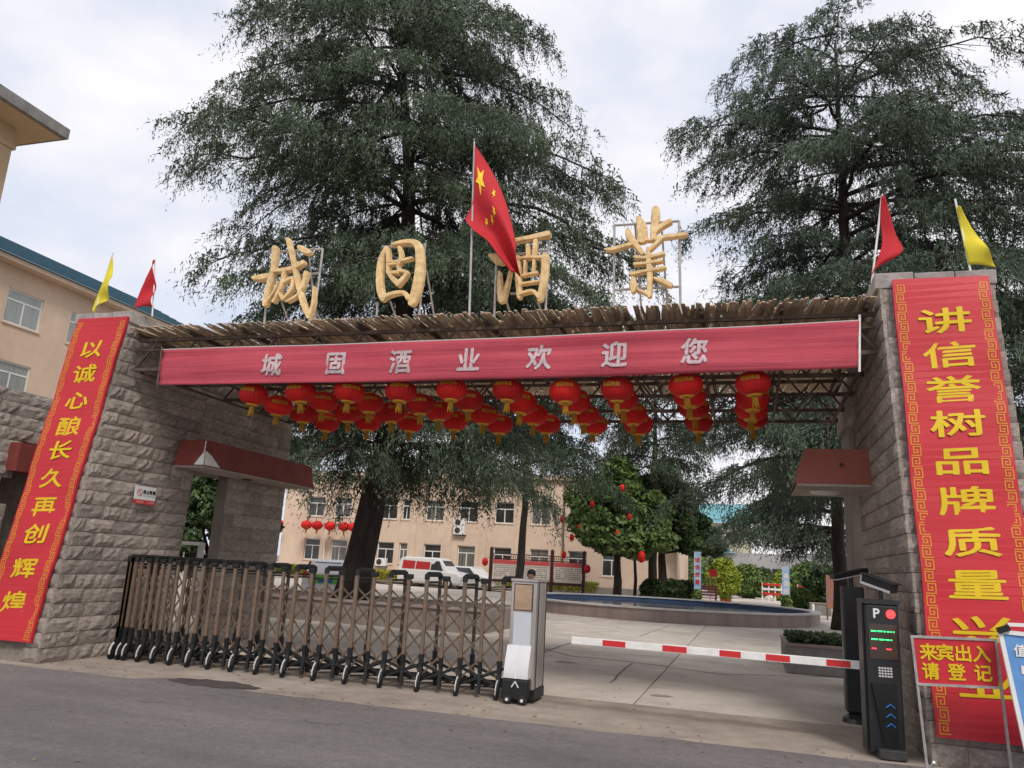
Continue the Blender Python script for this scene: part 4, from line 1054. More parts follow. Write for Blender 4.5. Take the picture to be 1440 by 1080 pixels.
def window(parent, h, y, Mw, glass, nv=2, transom=.68, rev=.12, fw=.06):
    a, b, c, d_ = h; yy = y + rev
    m = MB()
    m.box((a, yy, c), (a + fw, yy + .05, d_), Mw); m.box((b - fw, yy, c), (b, yy + .05, d_), Mw)
    m.box((a + fw, yy, c), (b - fw, yy + .05, c + fw), Mw); m.box((a + fw, yy, d_ - fw), (b - fw, yy + .05, d_), Mw)
    zt_ = c + (d_ - c) * transom
    m.box((a + fw, yy + .003, zt_ - fw / 2), (b - fw, yy + .047, zt_ + fw / 2), Mw)
    for k in range(1, nv):
        x = a + (b - a) * k / nv; m.box((x - fw / 2, yy + .005, c + fw), (x + fw / 2, yy + .045, zt_ - fw / 2), Mw)
    fr = m.obj('window', M_WHITE, parent)
    for k in range(nv):
        xa_ = a + (b - a) * k / nv; xb_ = a + (b - a) * (k + 1) / nv
        MB().box((xa_ + .01, yy + .02, c + .01), (xb_ - .01, yy + .03, zt_), Mw).obj('pane', glass, fr)
    MB().box((a + .01, yy + .02, zt_ + .004), (b - .01, yy + .03, d_ - .01), Mw).obj('pane', glass, fr)
    MB().box((a - .06, y - .06, c - .07), (b + .06, y + .1, c - .002), Mw).obj('sill', M_BEIGE, fr)
    return fr

# back building (faces the gate)
BYW = 58.0
bk = thing('office_building', 'two storey beige office building across the courtyard behind the cedar', 'building', (-25, BYW, 0))
I4 = Matrix.Identity(4)
lowx = [(445, 22), (466, 20), (500, 20), (540, 14), (568, 11), (607, 24), (655, 24), (706, 24), (758, 25), (810, 25), (850, 24)]
holes = []; spec_ = []
zl0, zl1 = 1.25, 2.95; zu0, zu1 = 4.75, 6.35
for px in (425, 437, 475, 541, 607, 655, 706, 758, 812, 860):
    x = atY(px, 780, BYW).x; w = .72
    if px in (425,): continue
    holes += [(x - w, x + w, zl0, zl1), (x - w - .05, x + w + .05, zu0, zu1)]
for px in (566,):
    x = atY(px, 780, BYW).x; holes += [(x - .35, x + .35, zl0 + .1, zl1), (x - .35, x + .35, zu0, zu1)]
bx0, bx1 = atY(395, 760, BYW).x, -5.0
m = MB(); wall_mb(m, bx0, bx1, 0, 8.1, BYW, holes); m.obj('wall', M_BEIGE, bk)
MB().box((bx0, BYW + .35, 0), (bx1, BYW + 12, 8.05)).obj('inner_block', M_BEIGE, bk)
MB().box((bx0 - .3, BYW - .35, 8.1), (bx1 + .3, BYW + 12.2, 8.45)).obj('parapet', M_BEIGE, bk)
for i, h in enumerate(holes): window(bk, h, BYW, I4, (M_GLASS, M_CURT2, M_GLASS, M_GLASS, M_CURT2)[i * 7 % 5], rev=.16, fw=.075)
for px in (582, 632, 681, 730, 786):
    x = atY(px, 740, BYW).x; MB().box((x - .22, BYW - .09, 0), (x + .22, BYW + .001, 8.09)).obj('pilaster', M_BEIGE, bk)
for px, mm in ((735, M_WPAINT), (788, M_RUST), (456, M_WPAINT)):
    x = atY(px, 740, BYW).x + .3; MB().tube([(x, BYW - .16, 0), (x, BYW - .16, 8.05)], .055, 8).obj('downpipe', mm, bk)
MB().box((bx0, BYW - .12, 0), (bx1, BYW - .002, .45)).obj('plinth', M_PLASTER, bk)
def ac(label, p, n=2, group='outdoor units on the office building'):
    r = thing('air_conditioner', label, 'air conditioner', tuple(p), group=group)
    h = .62 * n
    MB().box((p.x - .45, p.y - .36, p.z), (p.x + .45, p.y, p.z + h)).obj('casing', M_WPAINT, r, bevel=.02)
    for k in range(n):
        MB().lathe([(.23, 0), (.20, .02), (.05, .025)], n=20, M=Matrix.Translation((p.x - .12, p.y - .362, p.z + .31 + .62 * k)) @ Matrix.Rotation(PI / 2, 4, 'X')).obj('fan_grille', M_DARKM, r)
    MB().box((p.x - .5, p.y - .3, p.z - .06), (p.x + .5, p.y + .02, p.z - .005)).obj('bracket', M_DARKM, r)
ac('tall two fan unit fixed high on the facade', atY(647, 752, BYW - .02), 2)
ac('single fan unit low on the facade beside the cedar trunk', atY(537, 796, BYW - .02), 1)
ac('single fan unit low on the facade left of the cedar trunk', atY(466, 800, BYW - .02), 1)
# lantern string on the left part of the office building
for i, px in enumerate((391, 431, 446, 464, 484, 497)):
    p = atY(px, 738 - (px - 431) * -.05, BYW - 1.2)
    r = thing('lantern', 'red lantern, %s from the left in the string on the office building' % ORD[i], 'lantern', tuple(p), group='red lanterns strung on the office building')
    MB().lathe([(.12, -.36), (.38, -.22), (.46, 0), (.38, .22), (.12, .36)], tuple(p), 16).obj('shade', M_LANT, r, True)
    MB().lathe([(.05, -.7), (.09, -.36)], tuple(p), 8).obj('tassel', M_TASS, r)

# golden hedge under the building
def leafcloud(name, fnpts, n, size, m, parent=None, flat=.6, elong=1.6):
    P_ = fnpts(n); n = len(P_)
    a = rng.normal(size=(n, 3)); a /= np.linalg.norm(a, axis=1)[:, None]
    b_ = rng.normal(size=(n, 3)); b_ -= (b_ * a).sum(1)[:, None] * a; b_ /= np.linalg.norm(b_, axis=1)[:, None]
    s = size * rng.uniform(.6, 1.4, (n, 1)); a = a * s * elong; b_ = b_ * s
    V = np.stack([P_ - a, P_ - b_ * .8, P_ + a, P_ + b_ * .8], 1).reshape(-1, 3)
    return npmesh(name, V, 4, m, parent)
def boxpts(x0, x1, y0, y1, z0, z1):
    return lambda n: np.stack([rng.uniform(x0, x1, n), rng.uniform(y0, y1, n), z0 + (z1 - z0) * rng.uniform(0, 1, n) ** .6], 1)
def ballpts(c, r):
    def f(n):
        d = rng.normal(size=(n, 3)); d /= np.linalg.norm(d, axis=1)[:, None]
        rad = rng.uniform(.55, 1, (n, 1)) ** .5
        lump = 1 + .12 * np.sin(d[:, :1] * 7 + c[0]) * np.sin(d[:, 1:2] * 6 + c[1]) + .1 * np.sin(d[:, 2:3] * 9)
        return np.array(c) + d * rad * lump * np.array(r)
    return f
h0 = atY(500, 812, 52).x; h1 = atY(840, 812, 52).x
kb = MB().box((h0 - 8, 50.6, -.02), (h1, 54.5, .16)).obj('planting_bed', M_APRON); tag(kb, 'raised planting bed along the office building', kind='structure')
o = leafcloud('golden_hedge', boxpts(h0 - 8, h1 - .2, 50.9, 54, .16, .85), 16000, .06, M_HEDGE); tag(o, 'low clipped golden hedge along the foot of the office building', 'hedge', kind='stuff')

# left building (runs in depth)
LX = -30.0
lb = thing('apartment_block', 'beige apartment block with dark teal roof at the left', 'building', (LX, 25, 0))
Ml = Matrix.Translation((LX, 0, 0)) @ Matrix.Rotation(PI / 2, 4, 'Z')    # local x -> +Y, local y -> -X (into building)
holes = []
for f in range(4):
    z1_ = 12.05 - 3.1 * f
    for k in range(6):
        y = 17.4 + 3.3 * k
        holes.append((y - .0, y + 1.78 if (k % 2 == 0) else y + 1.25, z1_ - 1.5, z1_))
m = MB(); wall_mb(m, 10, 36.5, 0, 13.0, 0, holes); mm_ = MB().add([Ml @ p for p in m.v], m.f)
mm_.obj('wall', M_BEIGE2, lb)
MB().box((10, .25, 0), (36.4, 9, 12.95), Ml).obj('inner_block', M_BEIGE2, lb)
for h in holes: window(lb, h, 0, Ml, M_CURT, 2, .7, .06, .07)
MB().box((9.5, -.55, 13.0), (37, 9.5, 13.2), Ml).obj('eave', M_BEIGE2, lb)
v = [(9.3, -.65, 13.21), (37.2, -.65, 13.21), (37.2, 9.6, 13.21), (9.3, 9.6, 13.21), (11.5, 4.3, 15.75), (35.0, 4.3, 15.75)]
MB().add([Ml @ Vector(p) for p in v], [(0, 1, 5, 4), (1, 2, 5), (2, 3, 4, 5), (3, 0, 4), (0, 3, 2, 1)]).obj('roof', M_ROOF, lb)
tl = MB()
for k in range(1, 12):
    t = k / 12; y_ = -.65 + 4.95 * t; z_ = 13.21 + 2.54 * t
    tl.bar(Ml @ Vector((9.3 + 2.2 * t, y_, z_ + .03)), Ml @ Vector((37.2 - 2.2 * t, y_, z_ + .03)), .05, .06)
o = tl.obj('tile_rows', M_ROOF, lb); 
# near eave top left
nb = thing('gatehouse_block', 'ochre building corner with a deep concrete eave at the top left', 'building', (-24, 14, 0))
ex = -22.0; wx = atX(22, 215, -22.0)
MB().box((-34, 6, 14.95), (ex, 18.6, 15.32)).obj('eave_slab', M_CONCR, nb)
MB().box((-34, 6.2, 14.9), (ex - .15, 18.45, 14.948)).obj('soffit', M_YELW, nb)
MB().box((-34, 5.8, 0), (ex - 1.15, 17.6, 14.899)).obj('wall', M_YELW, nb)
MB().box((-34.1, 5.7, 14.15), (ex - 1.08, 17.68, 14.3)).obj('string_course', M_YELW, nb)

# far pieces through the gate
fb = thing('workshop_building', 'low grey white workshop with a pale blue hipped roof at the end of the drive', 'building', (-6, 100, 0))
p0 = atY(900, 800, 100).x; p1 = atY(1180, 800, 100).x
MB().box((p0, 100, 0), (p1, 108, 4.6)).obj('wall', mat('grey_white_render', (.30, .30, .30), .9, var=.15, scale=.4), fb)
for k, px in enumerate((912, 935, 1020, 1074, 1095, 1130, 1150)):
    x = atY(px, 800, 100).x; MB().box((x - .7, 99.9, .3 if k % 2 else 1.2), (x + .7, 99.99, 2.9)).obj('window', M_GLASS, fb)
def hip(name, par, a, b_, top, Y0, Y1, z0, m):
    xm0, xm1 = a + (b_ - a) * top, b_ - (b_ - a) * top; ym = (Y0 + Y1) / 2; z1_ = z0[1]; z_ = z0[0]
    v = [(a, Y0, z_), (b_, Y0, z_), (b_, Y1, z_), (a, Y1, z_), (xm0, ym, z1_), (xm1, ym, z1_)]
    MB().add(v, [(0, 1, 5, 4), (1, 2, 5), (2, 3, 4, 5), (3, 0, 4), (0, 3, 2, 1)]).obj(name, m, par)
hip('roof', fb, atY(905, 780, 100).x, atY(1034, 780, 100).x, .35, 99, 109, (atY(1000, 776, 99).z, atY(1000, 756, 104).z), M_ROOF2)
fb2 = thing('hall_building', 'distant hall with a large curved pale blue roof showing between the trees', 'building', (-5, 150, 0))
xa_ = atY(940, 720, 150).x; xb_ = atY(1060, 720, 150).x; zt_ = atY(1000, 703, 150).z; zb_ = atY(1000, 735, 150).z
MB().box((xa_ + .5, 150, 0), (xb_ - .5, 170, zb_)).obj('wall', mat('cream_wall', (.5, .47, .36), .9), fb2)
v = []; n = 10
for i in range(n + 1):
    t = i / n; z_ = zb_ + .03 + (zt_ - zb_) * math.sin(t * PI / 2); y_ = 149 + 10 * t
    v += [(xa_, y_, z_), (xb_, y_, z_)]
MB().add(v, [(2 * i, 2 * i + 1, 2 * i + 3, 2 * i + 2) for i in range(n)]).obj('roof', M_ROOF2, fb2)

# ================================================================== POOL
PC = (-3.6, 35.2); PA, PB, PHt = 6.3, 6.6, .42
pool = thing('fountain_pool', 'round raised fountain pool with brown granite wall, white rim and blue basin', 'pool', (PC[0], PC[1], 0))
n = 72
def ringmb(ra, rb, z0, z1, ti=0.3, seg=(0, n), rect=True):
    m = MB(); v = []; f = []
    for k in range(seg[0], seg[1] + 1):
        a = 2 * PI * k / n
        for (A, B) in ((ra, rb), (ra - ti, rb - ti)):
            for z in (z0, z1): v.append((PC[0] + A * math.cos(a), PC[1] + B * math.sin(a), z))
    for i in range(seg[1] - seg[0]):
        a = i * 4; f += [(a, a + 4, a + 5, a + 1), (a + 1, a + 5, a + 7, a + 3), (a + 3, a + 7, a + 6, a + 2), (a + 2, a + 6, a + 4, a)]
    c = (seg[1] - seg[0]) * 4
    f += [(0, 1, 3, 2), (c, c + 2, c + 3, c + 1)]
    return m.add(v, f)
for k in range(36): 
    m = ringmb(PA, PB, 0, PHt, .25, (2 * k, 2 * k + 2)); c_ = Vector((PC[0] + PA * math.cos(2 * PI * (2 * k + 1) / n), PC[1] + PB * math.sin(2 * PI * (2 * k + 1) / n), .2))
    m.v = [c_ + (p - c_) * .997 for p in m.v]; m.obj('granite_panel', M_GRAN, pool)
ringmb(PA + .06, PB + .06, PHt + .004, PHt + .06, .38, (0, n)).obj('coping', M_COPE, pool)
v = [(PC[0] + (PA - .27) * math.cos(2 * PI * k / n), PC[1] + (PB - .27) * math.sin(2 * PI * k / n), z) for z in (PHt, .1) for k in range(n)]
MB().add(v, [(k, (k + 1) % n, n + (k + 1) % n, n + k) for k in range(n)]).obj('basin', M_TILE, pool)
v = [(PC[0] + (PA - .272) * math.cos(2 * PI * k / n), PC[1] + (PB - .272) * math.sin(2 * PI * k / n), .26) for k in range(n)]
MB().add(v, [tuple(range(n))]).obj('water', M_WATER, pool)
# small planter by the right column
pc = gnd(1110, 935)
pl = thing('stone_planter', 'low dark stone planter with green shrubs behind the barrier arm', 'planter', (pc.x, pc.y, 0))
MB().box((.62, 16.0, 0), (1.9, 18.4, .48)).obj('planter_wall', M_CONCR, pl, bevel=.02)
MB().box((.60, 15.98, .481), (1.92, 18.42, .53)).obj('planter_rim', M_GRAN, pl)
leafcloud('shrub_leaves', boxpts(.7, 1.85, 16.1, 18.3, .5, .62), 3500, .04, M_BUSH, pl)

# kerb wall right of the pool
kw = thing('kerb_wall', 'low grey wall beside the drive, right of the pool', 'low wall', (5, 50, 0))
a = gnd(1120, 862); b_ = gnd(1200, 868)
MB().box((3.0, 45, 0), (9.5, 45.4, .55)).obj('wall_run', M_CONCR, kw); MB().box((2.97, 44.96, .551), (9.5, 45.44, .62)).obj('coping', M_GRAN, kw)
for k, px in enumerate((1143, 1170)):
    x = atY(px, 855, 44.5).x; r = thing('bollard', ['short white bollard nearer the pool in front of the low wall', 'short white bollard farther from the pool in front of the low wall'][k], 'bollard', (x, 44.3, 0), group='white bollards'); MB().lathe([(.07, 0), (.07, .5), (.04, .56)], (x, 44.3, 0), 12).obj('post', M_WPAINT, r)

# ================================================================== NOTICE BOARDS (chinese style)
NBY = 48.0
nx = [atY(p, 800, NBY).x for p in (690, 733, 776, 821)]
nb_ = thing('display_board', 'long maroon display board with fretwork top and three pale posters', 'notice board', ((nx[0] + nx[3]) / 2, NBY, 0))
M_MAR = mat('maroon_paint', (.055, .016, .02), .5, var=.15)
zT = 2.62
for x in nx: MB().box((x - .09, NBY - .09, 0), (x + .09, NBY + .09, zT)).obj('post', M_MAR, nb_); 
for x in nx: MB().lathe([(.11, 0), (.11, .05), (.02, .14)], (x, NBY, zT + .002), 8).obj('post_cap', M_MAR, nb_)
for i in range(3):
    a, b_ = nx[i] + .095, nx[i + 1] - .095
    MB().box((a, NBY - .05, 2.30), (b_, NBY + .05, 2.36)).obj('top_rail', M_MAR, nb_)
    MB().box((a, NBY - .05, 2.0), (b_, NBY + .05, 2.07)).obj('middle_rail', M_MAR, nb_)
    MB().box((a, NBY - .06, .62), (b_, NBY + .05, .78)).obj('bottom_rail', M_MAR, nb_)
    fr = MB(); 
    for k in range(7):
        x = a + (b_ - a) * (k + .5) / 7; fr.box((x - .09, NBY - .02, 2.10), (x - .06, NBY + .02, 2.27)); fr.box((x + .06, NBY - .02, 2.10), (x + .09, NBY + .02, 2.27)); fr.box((x - .055, NBY - .02, 2.17), (x + .055, NBY + .02, 2.20))
    fr.obj('fretwork', M_MAR, nb_)
    MB().box((a + .05, NBY - .03, .80), (b_ - .05, NBY + .03, 1.98)).obj('poster', mat('poster_cream', (.55, .50, .44), .5, scale=2, col2=(.62, .56, .5)), nb_)
    MB().box((a + .05, NBY - .036, 1.72), (b_ - .05, NBY - .031, 1.975)).obj('poster_heading', mat('poster_red', (.5, .08, .08), .5), nb_)
    tx = MB()
    for r_ in range(6):
        zz = 1.60 - .12 * r_
        for k in range(14):
            if random.random() < .85: tx.box((a + .16 + k * .11, NBY - .036, zz), (a + .24 + k * .11, NBY - .0315, zz + .05)) if a + .24 + k * .11 < b_ - .12 else None
    tx.obj('text_lines', mat('print_grey', (.2, .15, .14), .6), nb_)
for k, (px, py) in enumerate(((682, 790), (826, 800))):
    p = atY(px, py, NBY); r = thing('lantern', ['small red lantern hung at the left end of the display board', 'small red lantern hung at the right end of the display board'][k], 'lantern', tuple(p), group='small lanterns at the display board')
    MB().lathe([(.05, -.26), (.17, -.16), (.2, 0), (.17, .16), (.05, .26)], tuple(p), 12).obj('shade', M_LANT, r, True); MB().bar(p + Vector((0, 0, .25)), (nx[0 if k == 0 else 3], NBY, p.z + .3), .02).obj('hook', M_MAR, r)

# ================================================================== CARS
M_CARW = mat('white_car_paint', (.62, .61, .60), .3, var=.05, spec=.5)
M_CARG = mat('green_car_paint', (.13, .42, .06), .3, spec=.5)
M_TYRE = mat('tyre', (.02, .02, .02), .8)
M_CGL = mat('car_glass', (.02, .025, .03), .08, spec=.7)
def car(name, label, cat, loc, rz, st, wid, wheels, glass, paint=M_CARW, group='cars parked in the courtyard'):
    r = thing(name, label, cat, loc, rz, group=group); M = WM[r.name]
    w = wid / 2; v = []; f = []
    for (x, belt, roof, ws) in st:
        sec = [(w * .82, .22), (w * .97, .34), (w, .55), (w * .985, belt - .05), (w * .955, belt), (w * ws, roof - .07), (w * ws * .86, roof)]
        pts = [(x, -a, z) for a, z in sec] + [(x, a, z) for a, z in reversed(sec)]
        v += [M @ Vector(p) for p in pts]
    n = 14
    for i in range(len(st) - 1):
        for k in range(n): f.append((i * n + k, i * n + (k + 1) % n, (i + 1) * n + (k + 1) % n, (i + 1) * n + k))
    f.append(tuple(range(n - 1, -1, -1))); f.append(tuple((len(st) - 1) * n + k for k in range(n)))
    MB().add(v, f).obj('body', paint, r, bevel=.03)
    for x in wheels:
        for s in (-1, 1):
            Mw = M @ Matrix.Translation((x, s * (w - .09), .33)) @ Matrix.Rotation(PI / 2, 4, 'X')
            wh = MB().lathe([(.20, -.10), (.31, -.10), (.33, -.07), (.33, .07), (.31, .10), (.20, .10)], n=20, M=Mw).obj('wheel', M_TYRE, r)
            MB().lathe([(.19, -.105), (.19, .105)], n=16, M=Mw).obj('rim', M_SILV, wh)
    for q_ in glass:
        m = MB(); pts = [M @ Vector(p) for p in q_]; m.add(pts, [tuple(range(len(pts)))]); o = m.obj('window', M_CGL, r)
        md = o.modifiers.new('s', 'SOLIDIFY'); md.thickness = .02
    return r, M
def sideglass(w, s, quads, belt):
    out = []
    for q_ in quads: out.append([(x, s * (w * .955 + (ws - .955) * w * t + .012), z) for x, z, t, ws in q_])
    return out
# taxi seen from behind; rear faces the gate
tp = gnd(420, 842)
st = [(-2.15, .80, .86, .80), (-2.1, .95, 1.0, .8), (-1.8, .98, 1.20, .76), (-1.45, .98, 1.42, .74), (-.8, .96, 1.50, .76), (.2, .95, 1.48, .76), (.75, .94, 1.25, .72), (1.15, .92, .98, .8), (1.95, .80, .84, .8), (2.2, .62, .66, .8)]
gl = [[(-1.86, -.52, 1.02), (-1.86, .52, 1.02), (-1.50, .48, 1.38), (-1.50, -.48, 1.38)]]
for s in (-1, 1): gl.append([(-1.5, s * .86, .99), (.95, s * .85, .97), (.4, s * .69, 1.38), (-1.2, s * .70, 1.40)])
cr_, M = car('taxi', 'white and green hatchback seen from behind through the sliding gate', 'car', (tp.x + .3, tp.y + 1.6, 0), math.radians(116), st, 1.74, (-1.35, 1.3), gl)
MB().box((-2.17, -.62, .62), (-2.135, .62, .93), M).obj('green_tailgate', M_CARG, cr_)
for s in (-1, 1): MB().box((-2.14, s * .76 - .10, .78), (-2.06, s * .76 + .10, 1.04), M).obj('tail_light', M_REDP, cr_)
MB().box((-2.178, -.26, .66), (-2.172, .26, .78), M).obj('number_plate', mat('plate_blue', (.03, .1, .4), .4), cr_)
MB().box((-2.24, -.8, .30), (-2.12, .8, .55), M).obj('rear_bumper', M_CARW, cr_, bevel=.03)
# white estate in front of the building
vp_ = gnd(612, 833)
st = [(-2.3, .95, 1.0, .85), (-2.25, 1.05, 1.75, .82), (-1.9, 1.05, 1.86, .82), (.3, 1.05, 1.88, .82), (.75, 1.04, 1.80, .80), (1.35, 1.02, 1.10, .82), (2.1, .95, .99, .85), (2.35, .75, .80, .85)]
gl = []
for s in (-1, 1):
    gl.append([(.15, s * .895, 1.10), (1.05, s * .88, 1.08), (.72, s * .77, 1.66), (.15, s * .77, 1.68)])
gl.append([(1.30, -.66, 1.14), (1.30, .66, 1.14), (.84, .60, 1.72), (.84, -.60, 1.72)])
cr_, M = car('estate_car', 'white high roofed estate car with red side windows parked before the office building', 'car', (atY(618, 830, 50).x, 49.0, 0), math.radians(-8), st, 1.85, (-1.5, 1.45), gl)
for s in (-1, 1):
    for a, b_ in ((-2.0, -1.05), (-.98, .08)):
        m = MB().add([M @ Vector(p) for p in ((a, s * .897, 1.12), (b_, s * .897, 1.12), (b_, s * .775, 1.68), (a, s * .775, 1.68))], [(0, 1, 2, 3)]); o = m.obj('red_window', mat('red_reflection', (.38, .03, .03), .3), cr_); md = o.modifiers.new('s', 'SOLIDIFY'); md.thickness = .02  # red reflection in the side panes, painted in as colour
MB().box((2.30, -.75, .55), (2.38, -.45, .75), M).obj('headlight', M_SILV, cr_); MB().box((2.30, .45, .55), (2.38, .75, .75), M).obj('headlight', M_SILV, cr_)
st = [(-2.1, .85, .9, .8), (-1.9, .95, 1.15, .76), (-1.2, .95, 1.42, .74), (.2, .93, 1.43, .74), (.9, .9, 1.0, .78), (1.9, .78, .82, .8), (2.1, .6, .64, .8)]
gl = [[(-1.3, -.84, .97), (.75, -.83, .95), (.2, -.66, 1.33), (-1.1, -.66, 1.34)], [(.86, -.6, 1.0), (.86, .6, 1.0), (.30, .5, 1.37), (.30, -.5, 1.37)]]
cp_ = gnd(655, 832)
cr_, M = car('parked_car', 'small white car parked beside the display board, nose to the right', 'car', (atY(664, 830, 52).x, 52.0, 0), math.radians(-20), st, 1.7, (-1.3, 1.3), gl)
MB().box((2.02, -.72, .5), (2.12, -.42, .66), M).obj('headlight', M_SILV, cr_); MB().box((2.02, .42, .5), (2.12, .72, .66), M).obj('headlight', M_SILV, cr_)

# ================================================================== PERSON behind the motor head
pp = gnd(747, 905); PXp = atY(747, 812, 17.0)
pr = thing('person', 'person with short black hair in dark clothes standing behind the motor head of the gate', 'person', (PXp.x, 17.0, 0))
def skin(name, pts, edges, rad, m, parent, lv=2):
    me = bpy.data.meshes.new(name); me.from_pydata(pts, edges, []); me.materials.append(m)
    o = put(name, me, parent)
    md = o.modifiers.new('skin', 'SKIN'); 
    for i, r_ in enumerate(rad): me.skin_vertices[0].data[i].radius = (r_, r_) if not isinstance(r_, tuple) else r_
    me.skin_vertices[0].data[0].use_root = True
    s_ = o.modifiers.new('sub', 'SUBSURF'); s_.levels = lv; s_.render_levels = lv
    return o
X0, Y0 = PXp.x, 17.0
M_SKIN = mat('skin', (.42, .25, .18), .6); M_CLOD = mat('dark_jacket', (.03, .032, .04), .8); M_HAIR = mat('hair', (.012, .010, .010), .6)
hz = PXp.z + .02   # head centre
k_ = hz / 1.62
def pt(x, y, z): return (X0 + x, Y0 + y, z * k_)
# continuous body
P_ = [pt(0, 0, .95), pt(0, 0, 1.15), pt(0, 0, 1.38), pt(0, -.01, 1.47), pt(0, -.02, 1.55), pt(0, -.015, 1.64), pt(0, -.01, 1.70),
      pt(.18, 0, 1.40), pt(.24, .0, 1.12), pt(.25, -.06, .88), pt(.25, -.08, .80), pt(-.18, 0, 1.40), pt(-.24, 0, 1.12), pt(-.25, -.06, .88), pt(-.25, -.08, .80),
      pt(.10, 0, .90), pt(.11, -.01, .50), pt(.11, .02, .09), pt(.11, -.12, .04), pt(-.10, 0, .90), pt(-.11, -.01, .50), pt(-.11, .02, .09), pt(-.11, -.12, .04)]
E_ = [(0, 1), (1, 2), (2, 3), (3, 4), (4, 5), (5, 6), (2, 7), (7, 8), (8, 9), (9, 10), (2, 11), (11, 12), (12, 13), (13, 14), (0, 15), (15, 16), (16, 17), (17, 18), (0, 19), (19, 20), (20, 21), (21, 22)]
R_ = [(.15, .10), (.15, .10), (.16, .10), .055, .06, .085, .075, .06, .045, .035, .04, .06, .045, .035, .04, .085, .06, .045, .04, .085, .06, .045, .04]
skin('body', P_, E_, R_, M_SKIN, pr)
J = skin('jacket', [P_[0], P_[1], P_[2], P_[3], P_[7], P_[8], P_[9], P_[11], P_[12], P_[13]], [(0, 1), (1, 2), (2, 3), (2, 4), (4, 5), (5, 6), (2, 7), (7, 8), (8, 9)], [(.175, .125), (.17, .12), (.18, .12), .068, .075, .06, .048, .075, .06, .048], M_CLOD, pr)
skin('trousers', [P_[0], P_[15], P_[16], P_[17], P_[19], P_[20], P_[21]], [(0, 1), (1, 2), (2, 3), (0, 4), (4, 5), (5, 6)], [(.165, .115), .10, .078, .062, .10, .078, .062], mat('trousers', (.02, .022, .03), .8), pr)
for s in (-1, 1): MB().cbox((X0 + s * .11, Y0 - .06, .045), (.10, .27, .09)).obj('shoe', M_BLACK, pr, bevel=.03)
zh = 1.66 * k_
MB().lathe([(.03, .115), (.07, .10), (.092, .055), (.096, .015), (.088, -.02)], (X0, Y0 + .012, zh), 16).obj('hair', M_HAIR, pr, True)
fc_ = MB()
for s in (-1, 1): fc_.cbox((X0 + s * .03, Y0 - .092, zh - .02), (.022, .012, .008))
fc_.cbox((X0, Y0 - .088, zh - .085), (.04, .012, .008)); fc_.obj('eyes_and_mouth', M_HAIR, pr)
MB().cbox((X0, Y0 - .10, zh - .045), (.018, .03, .035)).obj('nose', M_SKIN, pr, bevel=.006)
for s in (-1, 1): MB().cbox((X0 + s * .088, Y0, zh - .03), (.014, .03, .05)).obj('ear', M_SKIN, pr, bevel=.005)

